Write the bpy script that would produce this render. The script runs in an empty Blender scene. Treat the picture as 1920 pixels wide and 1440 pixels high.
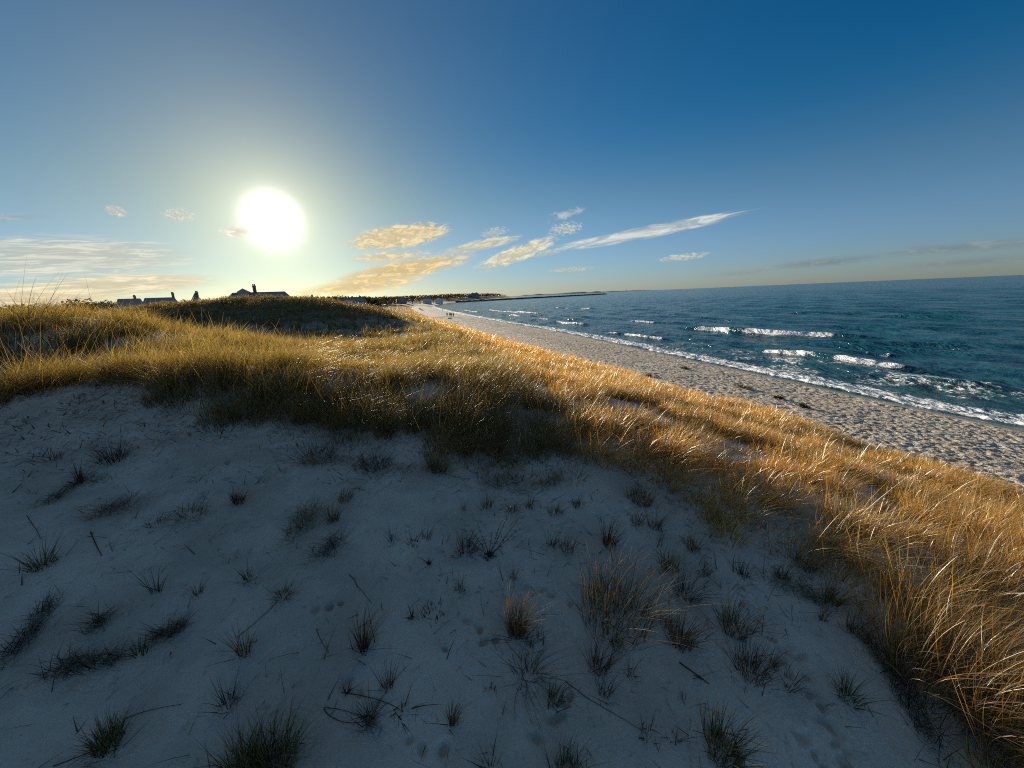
import bpy, math
import numpy as np
from mathutils import Vector, Matrix

rng = np.random.default_rng(11)
SC = bpy.context.scene
COL = SC.collection
R = math.radians

# ------------------------------------------------------------------ camera
EYE = (0.0, 0.0, 10.5)
FPX, PITCH, ROLL = 721.0, R(13.0), R(2.47)           # focal length in pixels of a 1920 px wide frame
cam = bpy.data.cameras.new('camera')
cam.sensor_width = 36.0
cam.lens = 36.0 * FPX / 1920.0
cam.clip_start, cam.clip_end = 0.05, 60000.0
cam_ob = bpy.data.objects.new('camera', cam)
cam_ob.matrix_world = (Matrix.Translation(EYE) @ Matrix.Rotation(R(90) - PITCH, 4, 'X') @ Matrix.Rotation(-ROLL, 4, 'Z'))
COL.objects.link(cam_ob)
SC.camera = cam_ob

# ------------------------------------------------------------------ sun, exposure
SUN_AZ, SUN_EL = R(-29.3), R(10.0)                    # azimuth clockwise from +Y
SUN_DIR = Vector((math.sin(SUN_AZ) * math.cos(SUN_EL), math.cos(SUN_AZ) * math.cos(SUN_EL), math.sin(SUN_EL)))
sun = bpy.data.lights.new('sun', 'SUN')
sun.energy, sun.angle, sun.color = 5.0, R(0.5), (1.0, 0.87, 0.68)
sun_ob = bpy.data.objects.new('sun', sun)
sun_ob.rotation_euler = SUN_DIR.to_track_quat('Z', 'Y').to_euler()
sun_ob.location = (-60, 110, 80)
COL.objects.link(sun_ob)
vs = SC.view_settings
vs.view_transform, vs.look, vs.gamma, vs.exposure = 'Standard', 'None', 1.0, 1.0
SC.cycles.use_denoising = False
SC.cycles.filter_width = 1.1
SC.cycles.max_bounces = 6
SC.cycles.transparent_max_bounces = 6
SC.cycles.use_adaptive_sampling = True


# ------------------------------------------------------------------ node helpers
class NT:
    def __init__(self, tree):
        self.t = tree
    def n(self, typ, **kw):
        nd = self.t.nodes.new(typ)
        for k, v in kw.items():
            setattr(nd, k, v)
        return nd
    def put(self, sock, v):
        if isinstance(v, bpy.types.NodeSocket):
            self.t.links.new(v, sock)
        elif v is not None:
            sock.default_value = v
    def math(self, op, a, b=None, c=None, clamp=False):
        nd = self.n('ShaderNodeMath', operation=op, use_clamp=clamp)
        for i, v in enumerate((a, b, c)):
            self.put(nd.inputs[i], v)
        return nd.outputs[0]
    def vmath(self, op, a, b=None):
        nd = self.n('ShaderNodeVectorMath', operation=op)
        self.put(nd.inputs[0], a)
        if b is not None:
            self.put(nd.inputs['Scale' if op == 'SCALE' else 1], b)
        return nd.outputs['Value'] if op in ('DOT_PRODUCT', 'LENGTH') else nd.outputs[0]
    def ramp(self, x, lo, hi, a=0.0, b=1.0, smooth=True):
        nd = self.n('ShaderNodeMapRange', interpolation_type='SMOOTHSTEP' if smooth else 'LINEAR', clamp=True)
        for i, v in enumerate((x, lo, hi, a, b)):
            self.put(nd.inputs[i], v)
        return nd.outputs[0]
    def mix(self, f, a, b, blend='MIX'):
        nd = self.n('ShaderNodeMix', data_type='RGBA', blend_type=blend)
        self.put(nd.inputs[0], f)
        self.put(nd.inputs[6], a if isinstance(a, bpy.types.NodeSocket) else (*a, 1))
        self.put(nd.inputs[7], b if isinstance(b, bpy.types.NodeSocket) else (*b, 1))
        return nd.outputs[2]
    def noise(self, vec, scale, detail=4.0, rough=0.5, dist=0.0):
        nd = self.n('ShaderNodeTexNoise')
        self.put(nd.inputs['Vector'], vec)
        nd.inputs['Scale'].default_value = scale
        nd.inputs['Detail'].default_value = detail
        nd.inputs['Roughness'].default_value = rough
        nd.inputs['Distortion'].default_value = dist
        return nd.outputs[0]
    def mapping(self, vec, loc=(0, 0, 0), rot=(0, 0, 0), scale=(1, 1, 1), kind='POINT'):
        nd = self.n('ShaderNodeMapping', vector_type=kind)
        self.put(nd.inputs[0], vec)
        nd.inputs['Location'].default_value = loc
        nd.inputs['Rotation'].default_value = rot
        nd.inputs['Scale'].default_value = scale
        return nd.outputs[0]


# ------------------------------------------------------------------ sky
world = bpy.data.worlds.new('World')
SC.world = world
world.use_nodes = True
W = NT(world.node_tree)
world.node_tree.nodes.clear()
sky = W.n('ShaderNodeTexSky', sky_type='NISHITA', sun_disc=False)
sky.sun_elevation, sky.sun_rotation = SUN_EL, SUN_AZ
sky.altitude, sky.air_density, sky.dust_density, sky.ozone_density = 0.0, 1.0, 0.2, 2.5
SKY_STRENGTH = 0.05
K = 0.5 / SKY_STRENGTH                                 # picture brightness at exposure 1 -> units of the sky texture
gen = W.n('ShaderNodeTexCoord').outputs['Generated']
dirv = W.vmath('NORMALIZE', gen)
sep = W.n('ShaderNodeSeparateXYZ')
W.put(sep.inputs[0], dirv)
az = W.math('MULTIPLY', W.math('ARCTAN2', sep.outputs[0], sep.outputs[1]), 180 / math.pi)
el = W.math('MULTIPLY', W.math('ARCSINE', sep.outputs[2]), 180 / math.pi)
comb = W.n('ShaderNodeCombineXYZ')
W.put(comb.inputs[0], az)
W.put(comb.inputs[1], el)
ae = comb.outputs[0]
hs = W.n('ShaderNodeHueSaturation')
W.put(hs.inputs['Saturation'], W.math('MULTIPLY', W.ramp(el, 0, 22, 1.0, 1.45), W.ramp(el, 30, 60, 1.0, .30)))  # overhead sky greyed so the shaded sand turns less blue
W.put(hs.inputs['Value'], W.math('MULTIPLY', W.ramp(el, 0, 40, .90, .84), W.ramp(el, 38, 70, 1.0, 1.4)))  # zenith above the view brightened, added fill light for the shaded sand
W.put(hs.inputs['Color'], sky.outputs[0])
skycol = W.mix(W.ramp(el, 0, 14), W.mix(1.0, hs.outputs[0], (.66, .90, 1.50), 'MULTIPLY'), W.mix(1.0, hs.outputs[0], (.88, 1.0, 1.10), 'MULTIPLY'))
theta = W.math('MULTIPLY', W.math('ARCCOSINE', W.vmath('DOT_PRODUCT', dirv, tuple(SUN_DIR))), 180 / math.pi)


def cloud(az0, el0, a, b, tilt, thr, colr, kx, ky, amount=1.0, seed=0.0, soft=0.18):
    """one cloud bank of the sky: an elongated patch of direction space broken up by stretched noise"""
    loc = W.mapping(ae, (az0, el0, 0), (0, 0, R(tilt)), (a, b, 1), 'TEXTURE')
    rad = W.vmath('LENGTH', loc)
    mask = W.math('SUBTRACT', 1.0, rad, clamp=True)
    nz = W.noise(W.mapping(loc, (seed, seed * .7, 0), (0, 0, 0), (kx, ky, 1)), 1.0, 7.0, 0.68, 1.0)
    f = W.math('ADD', nz, W.math('MULTIPLY', mask, 0.40))
    f = W.ramp(f, thr - .13, thr - .13 + soft * 1.7)
    edge = W.ramp(mask, 0.0, 0.4)
    f = W.math('MULTIPLY', W.math('MULTIPLY', f, edge), amount)
    dim = W.ramp(nz, .42, .66, .70, 1.08)
    return f, W.vmath('SCALE', tuple(c * K for c in colr), dim)


WARM, PALE, GREY, DIM = (0.95, 0.72, 0.36), (0.62, 0.62, 0.55), (0.30, 0.36, 0.38), (0.25, 0.31, 0.32)
CLOUDS = [
    # azimuth, elevation, half length, half height, tilt, threshold, colour, noise scale along and across, amount, seed, softness
    (-14.6, 8.3, 8.2, 1.9, 8, .60, (0.92, 0.76, 0.46), 6, 3.4, .95, 1.3, .12),
    (-16.2, 5.8, 7.0, .9, 5, .63, (0.95, 0.76, 0.42), 5, 2.2, .85, 7.7, .2),
    (-14.6, 4.0, 11.5, 1.6, 9, .58, WARM, 6, 3, .95, 4.1, .16),
    (-20.3, 2.0, 10.5, 1.2, 5, .58, (1.0, 0.76, 0.38), 5, 2.4, .9, 9.2, .2),
    (-3.6, 7.0, 7.0, 0.85, 9, .54, (0.80, 0.76, 0.58), 3, 1.5, .9, 2.2, .2),
    (-1.5, 8.6, 3.0, 0.9, 8, .72, (0.66, 0.66, 0.56), 6, 3, .7, 12.2, .15),
    (1.3, 5.6, 7.4, 1.35, 17, .57, (0.84, 0.79, 0.58), 5, 2.4, .95, 5.9, .18),
    (6.0, 5.6, 3.6, .55, 10, .68, (0.66, 0.66, 0.55), 5, 2, .8, 13.1, .2),
    (18.8, 7.3, 14.5, .95, 6, .54, (0.70, 0.75, 0.73), 2.5, 1.2, .95, 3.4, .22),
    (8.3, 10.4, 3.8, .9, 14, .66, (0.56, 0.62, 0.64), 2.5, 1.2, .65, 8.1, .22),
    (8.3, 8.6, 3.4, 1.2, 4, .72, (0.60, 0.64, 0.60), 8, 5, .8, 6.6, .12),
    (23.6, 3.9, 3.9, .6, 3, .62, (0.64, 0.66, 0.58), 5, 2, .9, 2.9, .2),
    (9.0, 3.2, 4.2, .4, 1, .72, (0.66, 0.64, 0.50), 9, 2, .8, 1.9, .12),
    (38.5, 2.1, 7.5, .75, 2, .64, DIM, 4, 1.4, .75, 5.1, .2),
    (30.5, 1.5, 6.0, .7, 2, .68, (0.34, 0.34, 0.32), 4, 1.4, .6, 6.3, .25),
    (48.5, 2.6, 8.5, .8, 0, .62, DIM, 4, 1.4, .75, 7.3, .25),
    (49.0, 1.2, 8.0, .6, 1, .66, (0.24, 0.28, 0.28), 4, 1.4, .6, 10.3, .25),
    (-47.0, 5.3, 12.0, 2.4, 3, .56, (0.80, 0.78, 0.64), 3, 6, .8, 3.3, .22),
    (-44.5, 2.6, 11.0, 1.5, 4, .56, (0.98, 0.86, 0.58), 3, 4, .9, 8.8, .2),
    (-50.5, 1.6, 9.0, 1.0, -2, .58, (1.0, 0.84, 0.55), 3, 3, .85, 11.8, .2),
    (-42.9, 9.8, 1.0, .6, -15, .55, (0.72, 0.73, 0.66), 2, 2, .9, 1.1, .2),
    (-38.0, 9.9, 2.0, 1.0, 0, .74, (0.78, 0.78, 0.68), 8, 6, .85, 2.1, .1),
    (-50.5, 8.4, 4.6, .5, 8, .60, (0.45, 0.50, 0.50), 2, 1, .6, 4.4, .3),
    (-33.2, 8.5, 1.9, .8, 4, .55, (1.1, 1.02, 0.85), 2, 2, .9, 5.4, .2),
]
# glare of the air round the low sun
nearsun = W.math('EXPONENT', W.math('DIVIDE', theta, -24.0))
skycol = W.mix(nearsun, skycol, W.mix(1.0, skycol, (.40, .42, .25), 'MULTIPLY'))
g1 = W.math('MULTIPLY', W.math('EXPONENT', W.math('MULTIPLY', W.math('POWER', W.math('DIVIDE', theta, 1.9), 2.0), -1.0)), 4.0 * K)
g2 = W.math('MULTIPLY', W.math('EXPONENT', W.math('DIVIDE', theta, -4.2)), 0.85 * K)
g3 = W.math('MULTIPLY', W.math('EXPONENT', W.math('DIVIDE', theta, -19.0)), 0.17 * K)
glow = W.vmath('ADD', W.vmath('ADD', W.vmath('MULTIPLY', g1, (1, 1, 1)), W.vmath('MULTIPLY', g2, (1.0, 0.93, 0.70))),
               W.vmath('MULTIPLY', g3, (1.0, 0.98, 0.80)))
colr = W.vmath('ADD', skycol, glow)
for c in CLOUDS:
    f, cc = cloud(*c)
    colr = W.mix(f, colr, cc)
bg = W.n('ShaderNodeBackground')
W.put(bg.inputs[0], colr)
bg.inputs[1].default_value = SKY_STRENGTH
wo = W.n('ShaderNodeOutputWorld')
world.node_tree.links.new(bg.outputs[0], wo.inputs[0])
world.cycles.sampling_method = 'MANUAL'
world.cycles.sample_map_resolution = 1024

#@GEO
# ------------------------------------------------------------------ numeric noise
def _hash(i, j, seed):
    n = (i.astype(np.int64) * 374761393 + j.astype(np.int64) * 668265263 + seed * 1274126177) & 0xFFFFFFFF
    n = ((n ^ (n >> 13)) * 1274126177) & 0xFFFFFFFF
    return ((n ^ (n >> 16)) & 0xFFFF) / 65535.0


def vnoise(x, y, seed=0):
    i, j = np.floor(x), np.floor(y)
    fx, fy = x - i, y - j
    fx = fx * fx * fx * (fx * (fx * 6 - 15) + 10)
    fy = fy * fy * fy * (fy * (fy * 6 - 15) + 10)
    a, b = _hash(i, j, seed), _hash(i + 1, j, seed)
    c, d = _hash(i, j + 1, seed), _hash(i + 1, j + 1, seed)
    return (a + (b - a) * fx) + ((c + (d - c) * fx) - (a + (b - a) * fx)) * fy


def fbm(x, y, wl, octv=3, seed=0, gain=0.5):
    out, amp, tot = 0.0, 1.0, 0.0
    for k in range(octv):
        out = out + amp * (vnoise(x / wl + 17.3 * k, y / wl - 9.1 * k, seed + k) * 2 - 1)
        tot += amp
        amp *= gain
        wl *= 0.5
    return out / tot


def sstep(a, b, x):
    t = np.clip((x - a) / (b - a), 0, 1)
    return t * t * (3 - 2 * t)


# ------------------------------------------------------------------ the lie of the land
SHORE = [(130, -600), (58, -120), (47, -45), (42, -14), (39.6, 0), (37.3, 13), (35.1, 24.8), (33.3, 31), (30.6, 42), (26.6, 58),
         (18.4, 92), (8, 126), (-14, 190), (-55, 330), (-104, 520), (-128, 660), (-133, 760), (-124, 850), (-108, 920), (-62, 1100),
         (-5, 1400), (38, 1700), (30, 1900), (-100, 2080), (-900, 2500), (-6000, 4200)]


def chaikin(p, n):
    p = np.array(p, float)
    for _ in range(n):
        q = np.empty((2 * len(p) - 2, 2))
        q[0::2] = p[:-1] * .75 + p[1:] * .25
        q[1::2] = p[:-1] * .25 + p[1:] * .75
        p = np.vstack([p[:1], q, p[-1:]])
    return p


SH = chaikin(SHORE, 2)


def inland(x, y):
    """signed distance inland of the waterline"""
    x, y = np.asarray(x, float), np.asarray(y, float)
    best = np.full(x.shape, 1e18)
    sign = np.ones(x.shape)
    for (ax, ay), (bx, by) in zip(SH[:-1], SH[1:]):
        ex, ey = bx - ax, by - ay
        t = np.clip(((x - ax) * ex + (y - ay) * ey) / (ex * ex + ey * ey), 0, 1)
        dx, dy = x - ax - t * ex, y - ay - t * ey
        dd = dx * dx + dy * dy
        m = dd < best
        best = np.where(m, dd, best)
        sign = np.where(m, np.where(ex * (y - ay) - ey * (x - ax) > 0, 1.0, -1.0), sign)
    return np.sqrt(best) * sign


def toe(y):
    """inland distance where the dune rises from the beach"""
    return 18 + 7.6 * sstep(2, 105, y) - 4 * sstep(350, 500, y)


def beach_z(d):
    return np.where(d < 0, 0.085 * d, 2.5 * np.power(np.clip(d, 0, 18) / 18, 0.85))


def land(x, y, d=None):
    x, y = np.asarray(x, float), np.asarray(y, float)
    d = inland(x, y) if d is None else d
    r = np.hypot(x, y)
    s = -.49 * x + .87 * y
    near = 6.95 + .135 * np.clip(s, -3, 17) + (.45 + .75 * sstep(-26, -46, np.degrees(np.arctan2(x, y)))) * np.exp(-((r - np.interp(np.degrees(np.arctan2(x, y)), LIP_AZ, LIP_R) - 1.7) / 1.7) ** 2) * (1 - sstep(10, 20, np.degrees(np.arctan2(x, y))))
    near = near + .07 * fbm(x, y, 3.2, 2, 5) + .035 * fbm(x, y, .8, 2, 8) + .016 * fbm(x, y, .26, 2, 9)
    far = 7.7 + .75 * fbm(x, y, 13, 3, 21) + .12 * fbm(x, y, 3, 2, 23)
    g = lambda cx, cy, sx, sy, a, h: h * np.exp(-(((x - cx) * math.cos(a) + (y - cy) * math.sin(a)) / sx) ** 2
                                                - ((-(x - cx) * math.sin(a) + (y - cy) * math.cos(a)) / sy) ** 2)
    far = far + g(-20, 16, 10, 6, -.3, 3.1) + g(-32, 38, 13, 8, .55, 2.5) + g(-21, 46, 10, 9, .4, 1.9) + g(-11, 48, 6, 8, 0, .5)
    far = far - 2.2 * sstep(70, 260, r) + 7 * sstep(750, 1250, y) * sstep(10, 120, d) + 1.2 * fbm(x, y, 90, 2, 31) * sstep(80, 300, r)
    p = near + (far - near) * sstep(9.5, 17, r)
    k = .30 - .06 * sstep(40, 150, r)
    dt = d - toe(y)
    up = 2.5 + dt * k + .22 * fbm(x, y, 4.5, 3, 41) * sstep(-1, 5, dt)
    q = .7
    hh = np.clip(.5 + .5 * (p - up) / q, 0, 1)
    up = p + (up - p) * hh - q * hh * (1 - hh)
    return np.where(dt < 0, beach_z(d), np.maximum(up, 2.5))


LIP_AZ, LIP_R = [-60, -53, -47, -39, -27, -13, 7, 15, 27], [12.8, 12.4, 12.2, 10.6, 9.4, 8.6, 7.2, 5.8, 4.8]   # rim of the bare hollow
DENTS = []                                            # footprints in the foreground sand, filled in below


def ground(x, y, d=None):
    z = land(x, y, d)
    for (cx, cy, a, b, ang, dep) in DENTS:
        m = (np.abs(x - cx) < 4 * a) & (np.abs(y - cy) < 4 * a)
        if m.any():
            u = (x[m] - cx) * math.cos(ang) + (y[m] - cy) * math.sin(ang)
            v = -(x[m] - cx) * math.sin(ang) + (y[m] - cy) * math.cos(ang)
            q = (u / a) ** 2 + (v / b) ** 2
            z[m] += -dep * np.exp(-q * 1.2) + dep * .12 * np.exp(-(np.sqrt(q) - 1.7) ** 2 * 4)
    return z


def ray(u, v):
    x, y = (u - 960) / FPX, -(v - 720) / FPX
    c, s = math.cos(ROLL), math.sin(ROLL)
    xr, yr = c * x + s * y, -s * x + c * y
    dv = np.array([xr, math.cos(PITCH) + yr * math.sin(PITCH), -math.sin(PITCH) + yr * math.cos(PITCH)])
    return dv / np.linalg.norm(dv)


_T = np.geomspace(1.2, 900, 900)


def spot(u, v):
    """where the sight line through a point of the photograph meets the land"""
    dv = ray(u, v)
    px, py, pz = dv[0] * _T, dv[1] * _T, EYE[2] + dv[2] * _T
    below = pz < land(px, py)
    i = int(np.argmax(below)) if below.any() else len(_T) - 1
    lo, hi = _T[max(i - 1, 0)], _T[i]
    for _ in range(12):
        m = .5 * (lo + hi)
        if EYE[2] + dv[2] * m < float(land(np.array([dv[0] * m]), np.array([dv[1] * m]))[0]):
            hi = m
        else:
            lo = m
    return np.array([dv[0] * hi, dv[1] * hi, EYE[2] + dv[2] * hi])


def depth_of(p):
    return p[1] * math.cos(PITCH) - (p[2] - EYE[2]) * math.sin(PITCH)
#@END


# ------------------------------------------------------------------ mesh helpers
def mesh_from(name, V, F, mat=None, parent=None, smooth=True, attrs=None, tri=False):
    """V (n,3), F (m,4) or (m,3) -> one mesh object"""
    me = bpy.data.meshes.new(name)
    k = F.shape[1]
    me.vertices.add(len(V))
    me.vertices.foreach_set('co', np.asarray(V, np.float32).ravel())
    me.loops.add(F.size)
    me.loops.foreach_set('vertex_index', np.asarray(F, np.int32).ravel())
    me.polygons.add(len(F))
    me.polygons.foreach_set('loop_start', np.arange(0, F.size, k, dtype=np.int32))
    me.polygons.foreach_set('loop_total', np.full(len(F), k, np.int32))
    me.polygons.foreach_set('use_smooth', np.full(len(F), smooth, bool))
    for an, av in (attrs or {}).items():
        if av.ndim == 1:
            at = me.attributes.new(an, 'FLOAT', 'POINT')
            at.data.foreach_set('value', np.asarray(av, np.float32))
        else:
            at = me.attributes.new(an, 'FLOAT_COLOR', 'POINT')
            at.data.foreach_set('color', np.hstack([av, np.ones((len(av), 1))]).astype(np.float32).ravel())
    me.update(calc_edges=True)
    if mat:
        me.materials.append(mat)
    o = bpy.data.objects.new(name, me)
    COL.objects.link(o)
    if parent:
        o.parent = parent
    return o


class MB:
    """collects simple solids into one mesh"""
    def __init__(self):
        self.v, self.f = [], []
    def add(self, vs, fs):
        b = len(self.v)
        self.v += [tuple(map(float, v)) for v in vs]
        self.f += [tuple(b + i for i in f) for f in fs]
    def box(self, c, s, rz=0.0):
        cx, cy, cz = c
        ca, sa = math.cos(rz), math.sin(rz)
        vs = []
        for dz in (-.5, .5):
            for dx, dy in ((-.5, -.5), (.5, -.5), (.5, .5), (-.5, .5)):
                x, y = dx * s[0], dy * s[1]
                vs.append((cx + x * ca - y * sa, cy + x * sa + y * ca, cz + dz * s[2]))
        self.add(vs, [(3, 2, 1, 0), (4, 5, 6, 7), (0, 1, 5, 4), (1, 2, 6, 5), (2, 3, 7, 6), (3, 0, 4, 7)])
    def prism(self, pts, axis_len, y0=0.0):
        """polygon pts in xz extruded along y"""
        n = len(pts)
        vs = [(x, y0, z) for x, z in pts] + [(x, y0 + axis_len, z) for x, z in pts]
        self.add(vs, [tuple(range(n)), tuple(reversed(range(n, 2 * n)))] + [(i, i + n, (i + 1) % n + n, (i + 1) % n) for i in range(n)])
    def tube(self, pts, rad, sides=6):
        pts = [Vector(p) for p in pts]
        rad = [rad] * len(pts) if isinstance(rad, (int, float)) else rad
        b = len(self.v)
        for i, p in enumerate(pts):
            t = (pts[min(i + 1, len(pts) - 1)] - pts[max(i - 1, 0)]).normalized()
            a = t.orthogonal().normalized() if abs(t.z) > .95 else t.cross(Vector((0, 0, 1))).normalized()
            c = t.cross(a)
            for k in range(sides):
                an = 2 * math.pi * k / sides
                q = p + (a * math.cos(an) + c * math.sin(an)) * rad[i]
                self.v.append(tuple(q))
        for i in range(len(pts) - 1):
            for k in range(sides):
                k2 = (k + 1) % sides
                self.f.append((b + i * sides + k, b + i * sides + k2, b + (i + 1) * sides + k2, b + (i + 1) * sides + k))
        self.f.append(tuple(b + k for k in reversed(range(sides))))
        self.f.append(tuple(b + (len(pts) - 1) * sides + k for k in range(sides)))
    def build(self, name, mat, parent=None, smooth=False):
        me = bpy.data.meshes.new(name)
        me.from_pydata(self.v, [], self.f)
        me.polygons.foreach_set('use_smooth', [smooth] * len(me.polygons))
        me.materials.append(mat)
        o = bpy.data.objects.new(name, me)
        COL.objects.link(o)
        if parent:
            o.parent = parent
        return o


def tag(o, label=None, cat=None, group=None, kind=None):
    for k, v in (('label', label), ('category', cat), ('group', group), ('kind', kind)):
        if v:
            o[k] = v
    return o


def empty(name, loc, rz=0.0):
    o = bpy.data.objects.new(name, None)
    COL.objects.link(o)
    o.location = tuple(map(float, loc))
    o.rotation_euler.z = rz
    return o


# ------------------------------------------------------------------ materials
def new_mat(name):
    m = bpy.data.materials.new(name)
    m.use_nodes = True
    m.node_tree.nodes.clear()
    t = NT(m.node_tree)
    out = t.n('ShaderNodeOutputMaterial')
    return m, t, out


def principled(t, out, base, rough=.8, spec=.3, normal=None):
    p = t.n('ShaderNodeBsdfPrincipled')
    t.put(p.inputs['Base Color'], base if isinstance(base, bpy.types.NodeSocket) else (*base, 1))
    t.put(p.inputs['Roughness'], rough)
    t.put(p.inputs['Specular IOR Level'], spec)
    if normal is not None:
        t.put(p.inputs['Normal'], normal)
    t.t.links.new(p.outputs[0], out.inputs[0])
    return p


def bump(t, h, strength, dist):
    b = t.n('ShaderNodeBump')
    b.inputs['Strength'].default_value = strength
    b.inputs['Distance'].default_value = dist
    t.put(b.inputs['Height'], h)
    return b.outputs[0]


def attr(t, name, out='Fac'):
    a = t.n('ShaderNodeAttribute', attribute_name=name)
    return a.outputs[out]


def plain(name, col, var=.25, scale=3.0, rough=.8, spec=.3):
    m, t, out = new_mat(name)
    co = t.n('ShaderNodeTexCoord').outputs['Object']
    nz = t.noise(co, scale, 5, .6)
    c = t.mix(t.ramp(nz, .3, .7), tuple(c * (1 - var) for c in col), tuple(min(1, c * (1 + var)) for c in col))
    principled(t, out, c, rough, spec)
    return m


def sand_material():
    m, t, out = new_mat('sand')
    pos = t.n('ShaderNodeNewGeometry').outputs['Position']
    veg = attr(t, 'veg')
    a = t.noise(pos, .9, 5, .6)
    b = t.noise(pos, 260, 2, .7)
    c = t.mix(t.ramp(a, .32, .68), (.46, .41, .325), (.64, .58, .475))
    c = t.mix(t.math('MULTIPLY', t.ramp(b, .55, .75), .35), c, (.22, .19, .16))
    deb = t.ramp(t.noise(t.mapping(pos, rot=(0, 0, .6), scale=(1, .6, 1)), 13, 7, .8, .7), .55, .67)
    c = t.mix(t.math('MULTIPLY', deb, t.math('MULTIPLY_ADD', veg, .5, .42)), c, (.13, .10, .065))
    soil = t.mix(t.noise(pos, 1.4, 4), (.17, .125, .07), (.10, .09, .045))
    c = t.mix(t.math('MULTIPLY', t.ramp(veg, .75, 1.25), .9), c, soil)
    rip = t.noise(t.mapping(pos, rot=(0, 0, .45), scale=(1, .22, 1)), 9, 3, .5, .6)
    h = t.math('ADD', t.math('MULTIPLY', t.noise(pos, 4.5, 5, .6), .7), t.math('ADD', t.math('MULTIPLY', t.noise(pos, 30, 3, .65), .22), t.math('MULTIPLY', rip, .35)))
    h = t.math('ADD', h, t.math('MULTIPLY', b, .03))
    principled(t, out, c, .95, .12, bump(t, h, 1.0, .075))
    return m


def beach_material():
    m, t, out = new_mat('beach_sand')
    pos = t.n('ShaderNodeNewGeometry').outputs['Position']
    wet = attr(t, 'wet')
    a = t.noise(pos, .35, 5, .6)
    c = t.mix(t.ramp(a, .3, .7), (.45, .385, .30), (.56, .49, .39))
    deb = t.ramp(t.noise(pos, 3.2, 6, .8), .60, .70)
    c = t.mix(t.math('MULTIPLY', deb, .45), c, (.10, .075, .055))
    c = t.mix(wet, c, (.17, .14, .105))
    h = t.math('ADD', t.math('MULTIPLY', t.noise(pos, 3.4, 4, .6), 1.0), t.math('MULTIPLY', t.noise(pos, 11, 3, .6), .35))
    dry = t.math('SUBTRACT', 1.0, wet, clamp=True)
    h = t.math('MULTIPLY', h, dry)
    principled(t, out, c, t.math('MULTIPLY_ADD', wet, -.70, .95), .3, bump(t, h, .8, .12))
    return m


def water_material():
    m, t, out = new_mat('sea_water')
    pos = t.n('ShaderNodeNewGeometry').outputs['Position']
    shallow, foam = attr(t, 'shallow'), attr(t, 'foam')
    along = t.mapping(pos, rot=(0, 0, R(-14)), scale=(1, .33, 1))       # ripples run along the shore
    big = t.noise(along, .045, 3, .5)
    n1 = t.noise(along, .30, 4, .6, .4)
    n2 = t.noise(along, 1.3, 4, .6, .3)
    n3 = t.noise(pos, 5.5, 3, .6)
    h = t.math('ADD', t.math('MULTIPLY', n1, 1.6), t.math('ADD', t.math('MULTIPLY', n2, .42), t.math('MULTIPLY', n3, .07)))
    c = t.mix(t.ramp(big, .35, .65), (.010, .070, .104), (.016, .086, .114))
    c = t.mix(shallow, c, (.040, .098, .104))
    lace = t.noise(t.mapping(pos, rot=(0, 0, R(-14)), scale=(1, .6, 1)), 2.2, 7, .72, .8)
    f = t.ramp(t.math('ADD', foam, t.math('MULTIPLY', t.math('SUBTRACT', lace, .5), 1.7)), .42, .66)
    c = t.mix(f, c, (.86, .87, .86))
    rough = t.math('MULTIPLY_ADD', f, .6, .16)
    p = principled(t, out, c, rough, .36, bump(t, h, 1.0, 1.1))
    p.inputs['IOR'].default_value = 1.333
    return m


def blade_material(name, gloss=.22, trans=.5, rough=.42):
    m, t, out = new_mat(name)
    col = attr(t, 'col', 'Color')
    dif = t.n('ShaderNodeBsdfDiffuse')
    trn = t.n('ShaderNodeBsdfTranslucent')
    gls = t.n('ShaderNodeBsdfGlossy')
    t.put(dif.inputs[0], col)
    warm = t.mix(1.0, col, (1.22, 1.0, .55), 'MULTIPLY')
    t.put(trn.inputs[0], warm)
    gls.inputs['Color'].default_value = (.9, .88, .8, 1)
    gls.inputs['Roughness'].default_value = rough
    m1 = t.n('ShaderNodeMixShader')
    m1.inputs[0].default_value = trans
    t.t.links.new(dif.outputs[0], m1.inputs[1])
    t.t.links.new(trn.outputs[0], m1.inputs[2])
    fr = t.n('ShaderNodeLayerWeight')
    fr.inputs[0].default_value = .25
    m2 = t.n('ShaderNodeMixShader')
    t.put(m2.inputs[0], t.math('MULTIPLY', fr.outputs['Fresnel'], gloss))
    t.t.links.new(m1.outputs[0], m2.inputs[1])
    t.t.links.new(gls.outputs[0], m2.inputs[2])
    t.t.links.new(m2.outputs[0], out.inputs[0])
    return m


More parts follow.
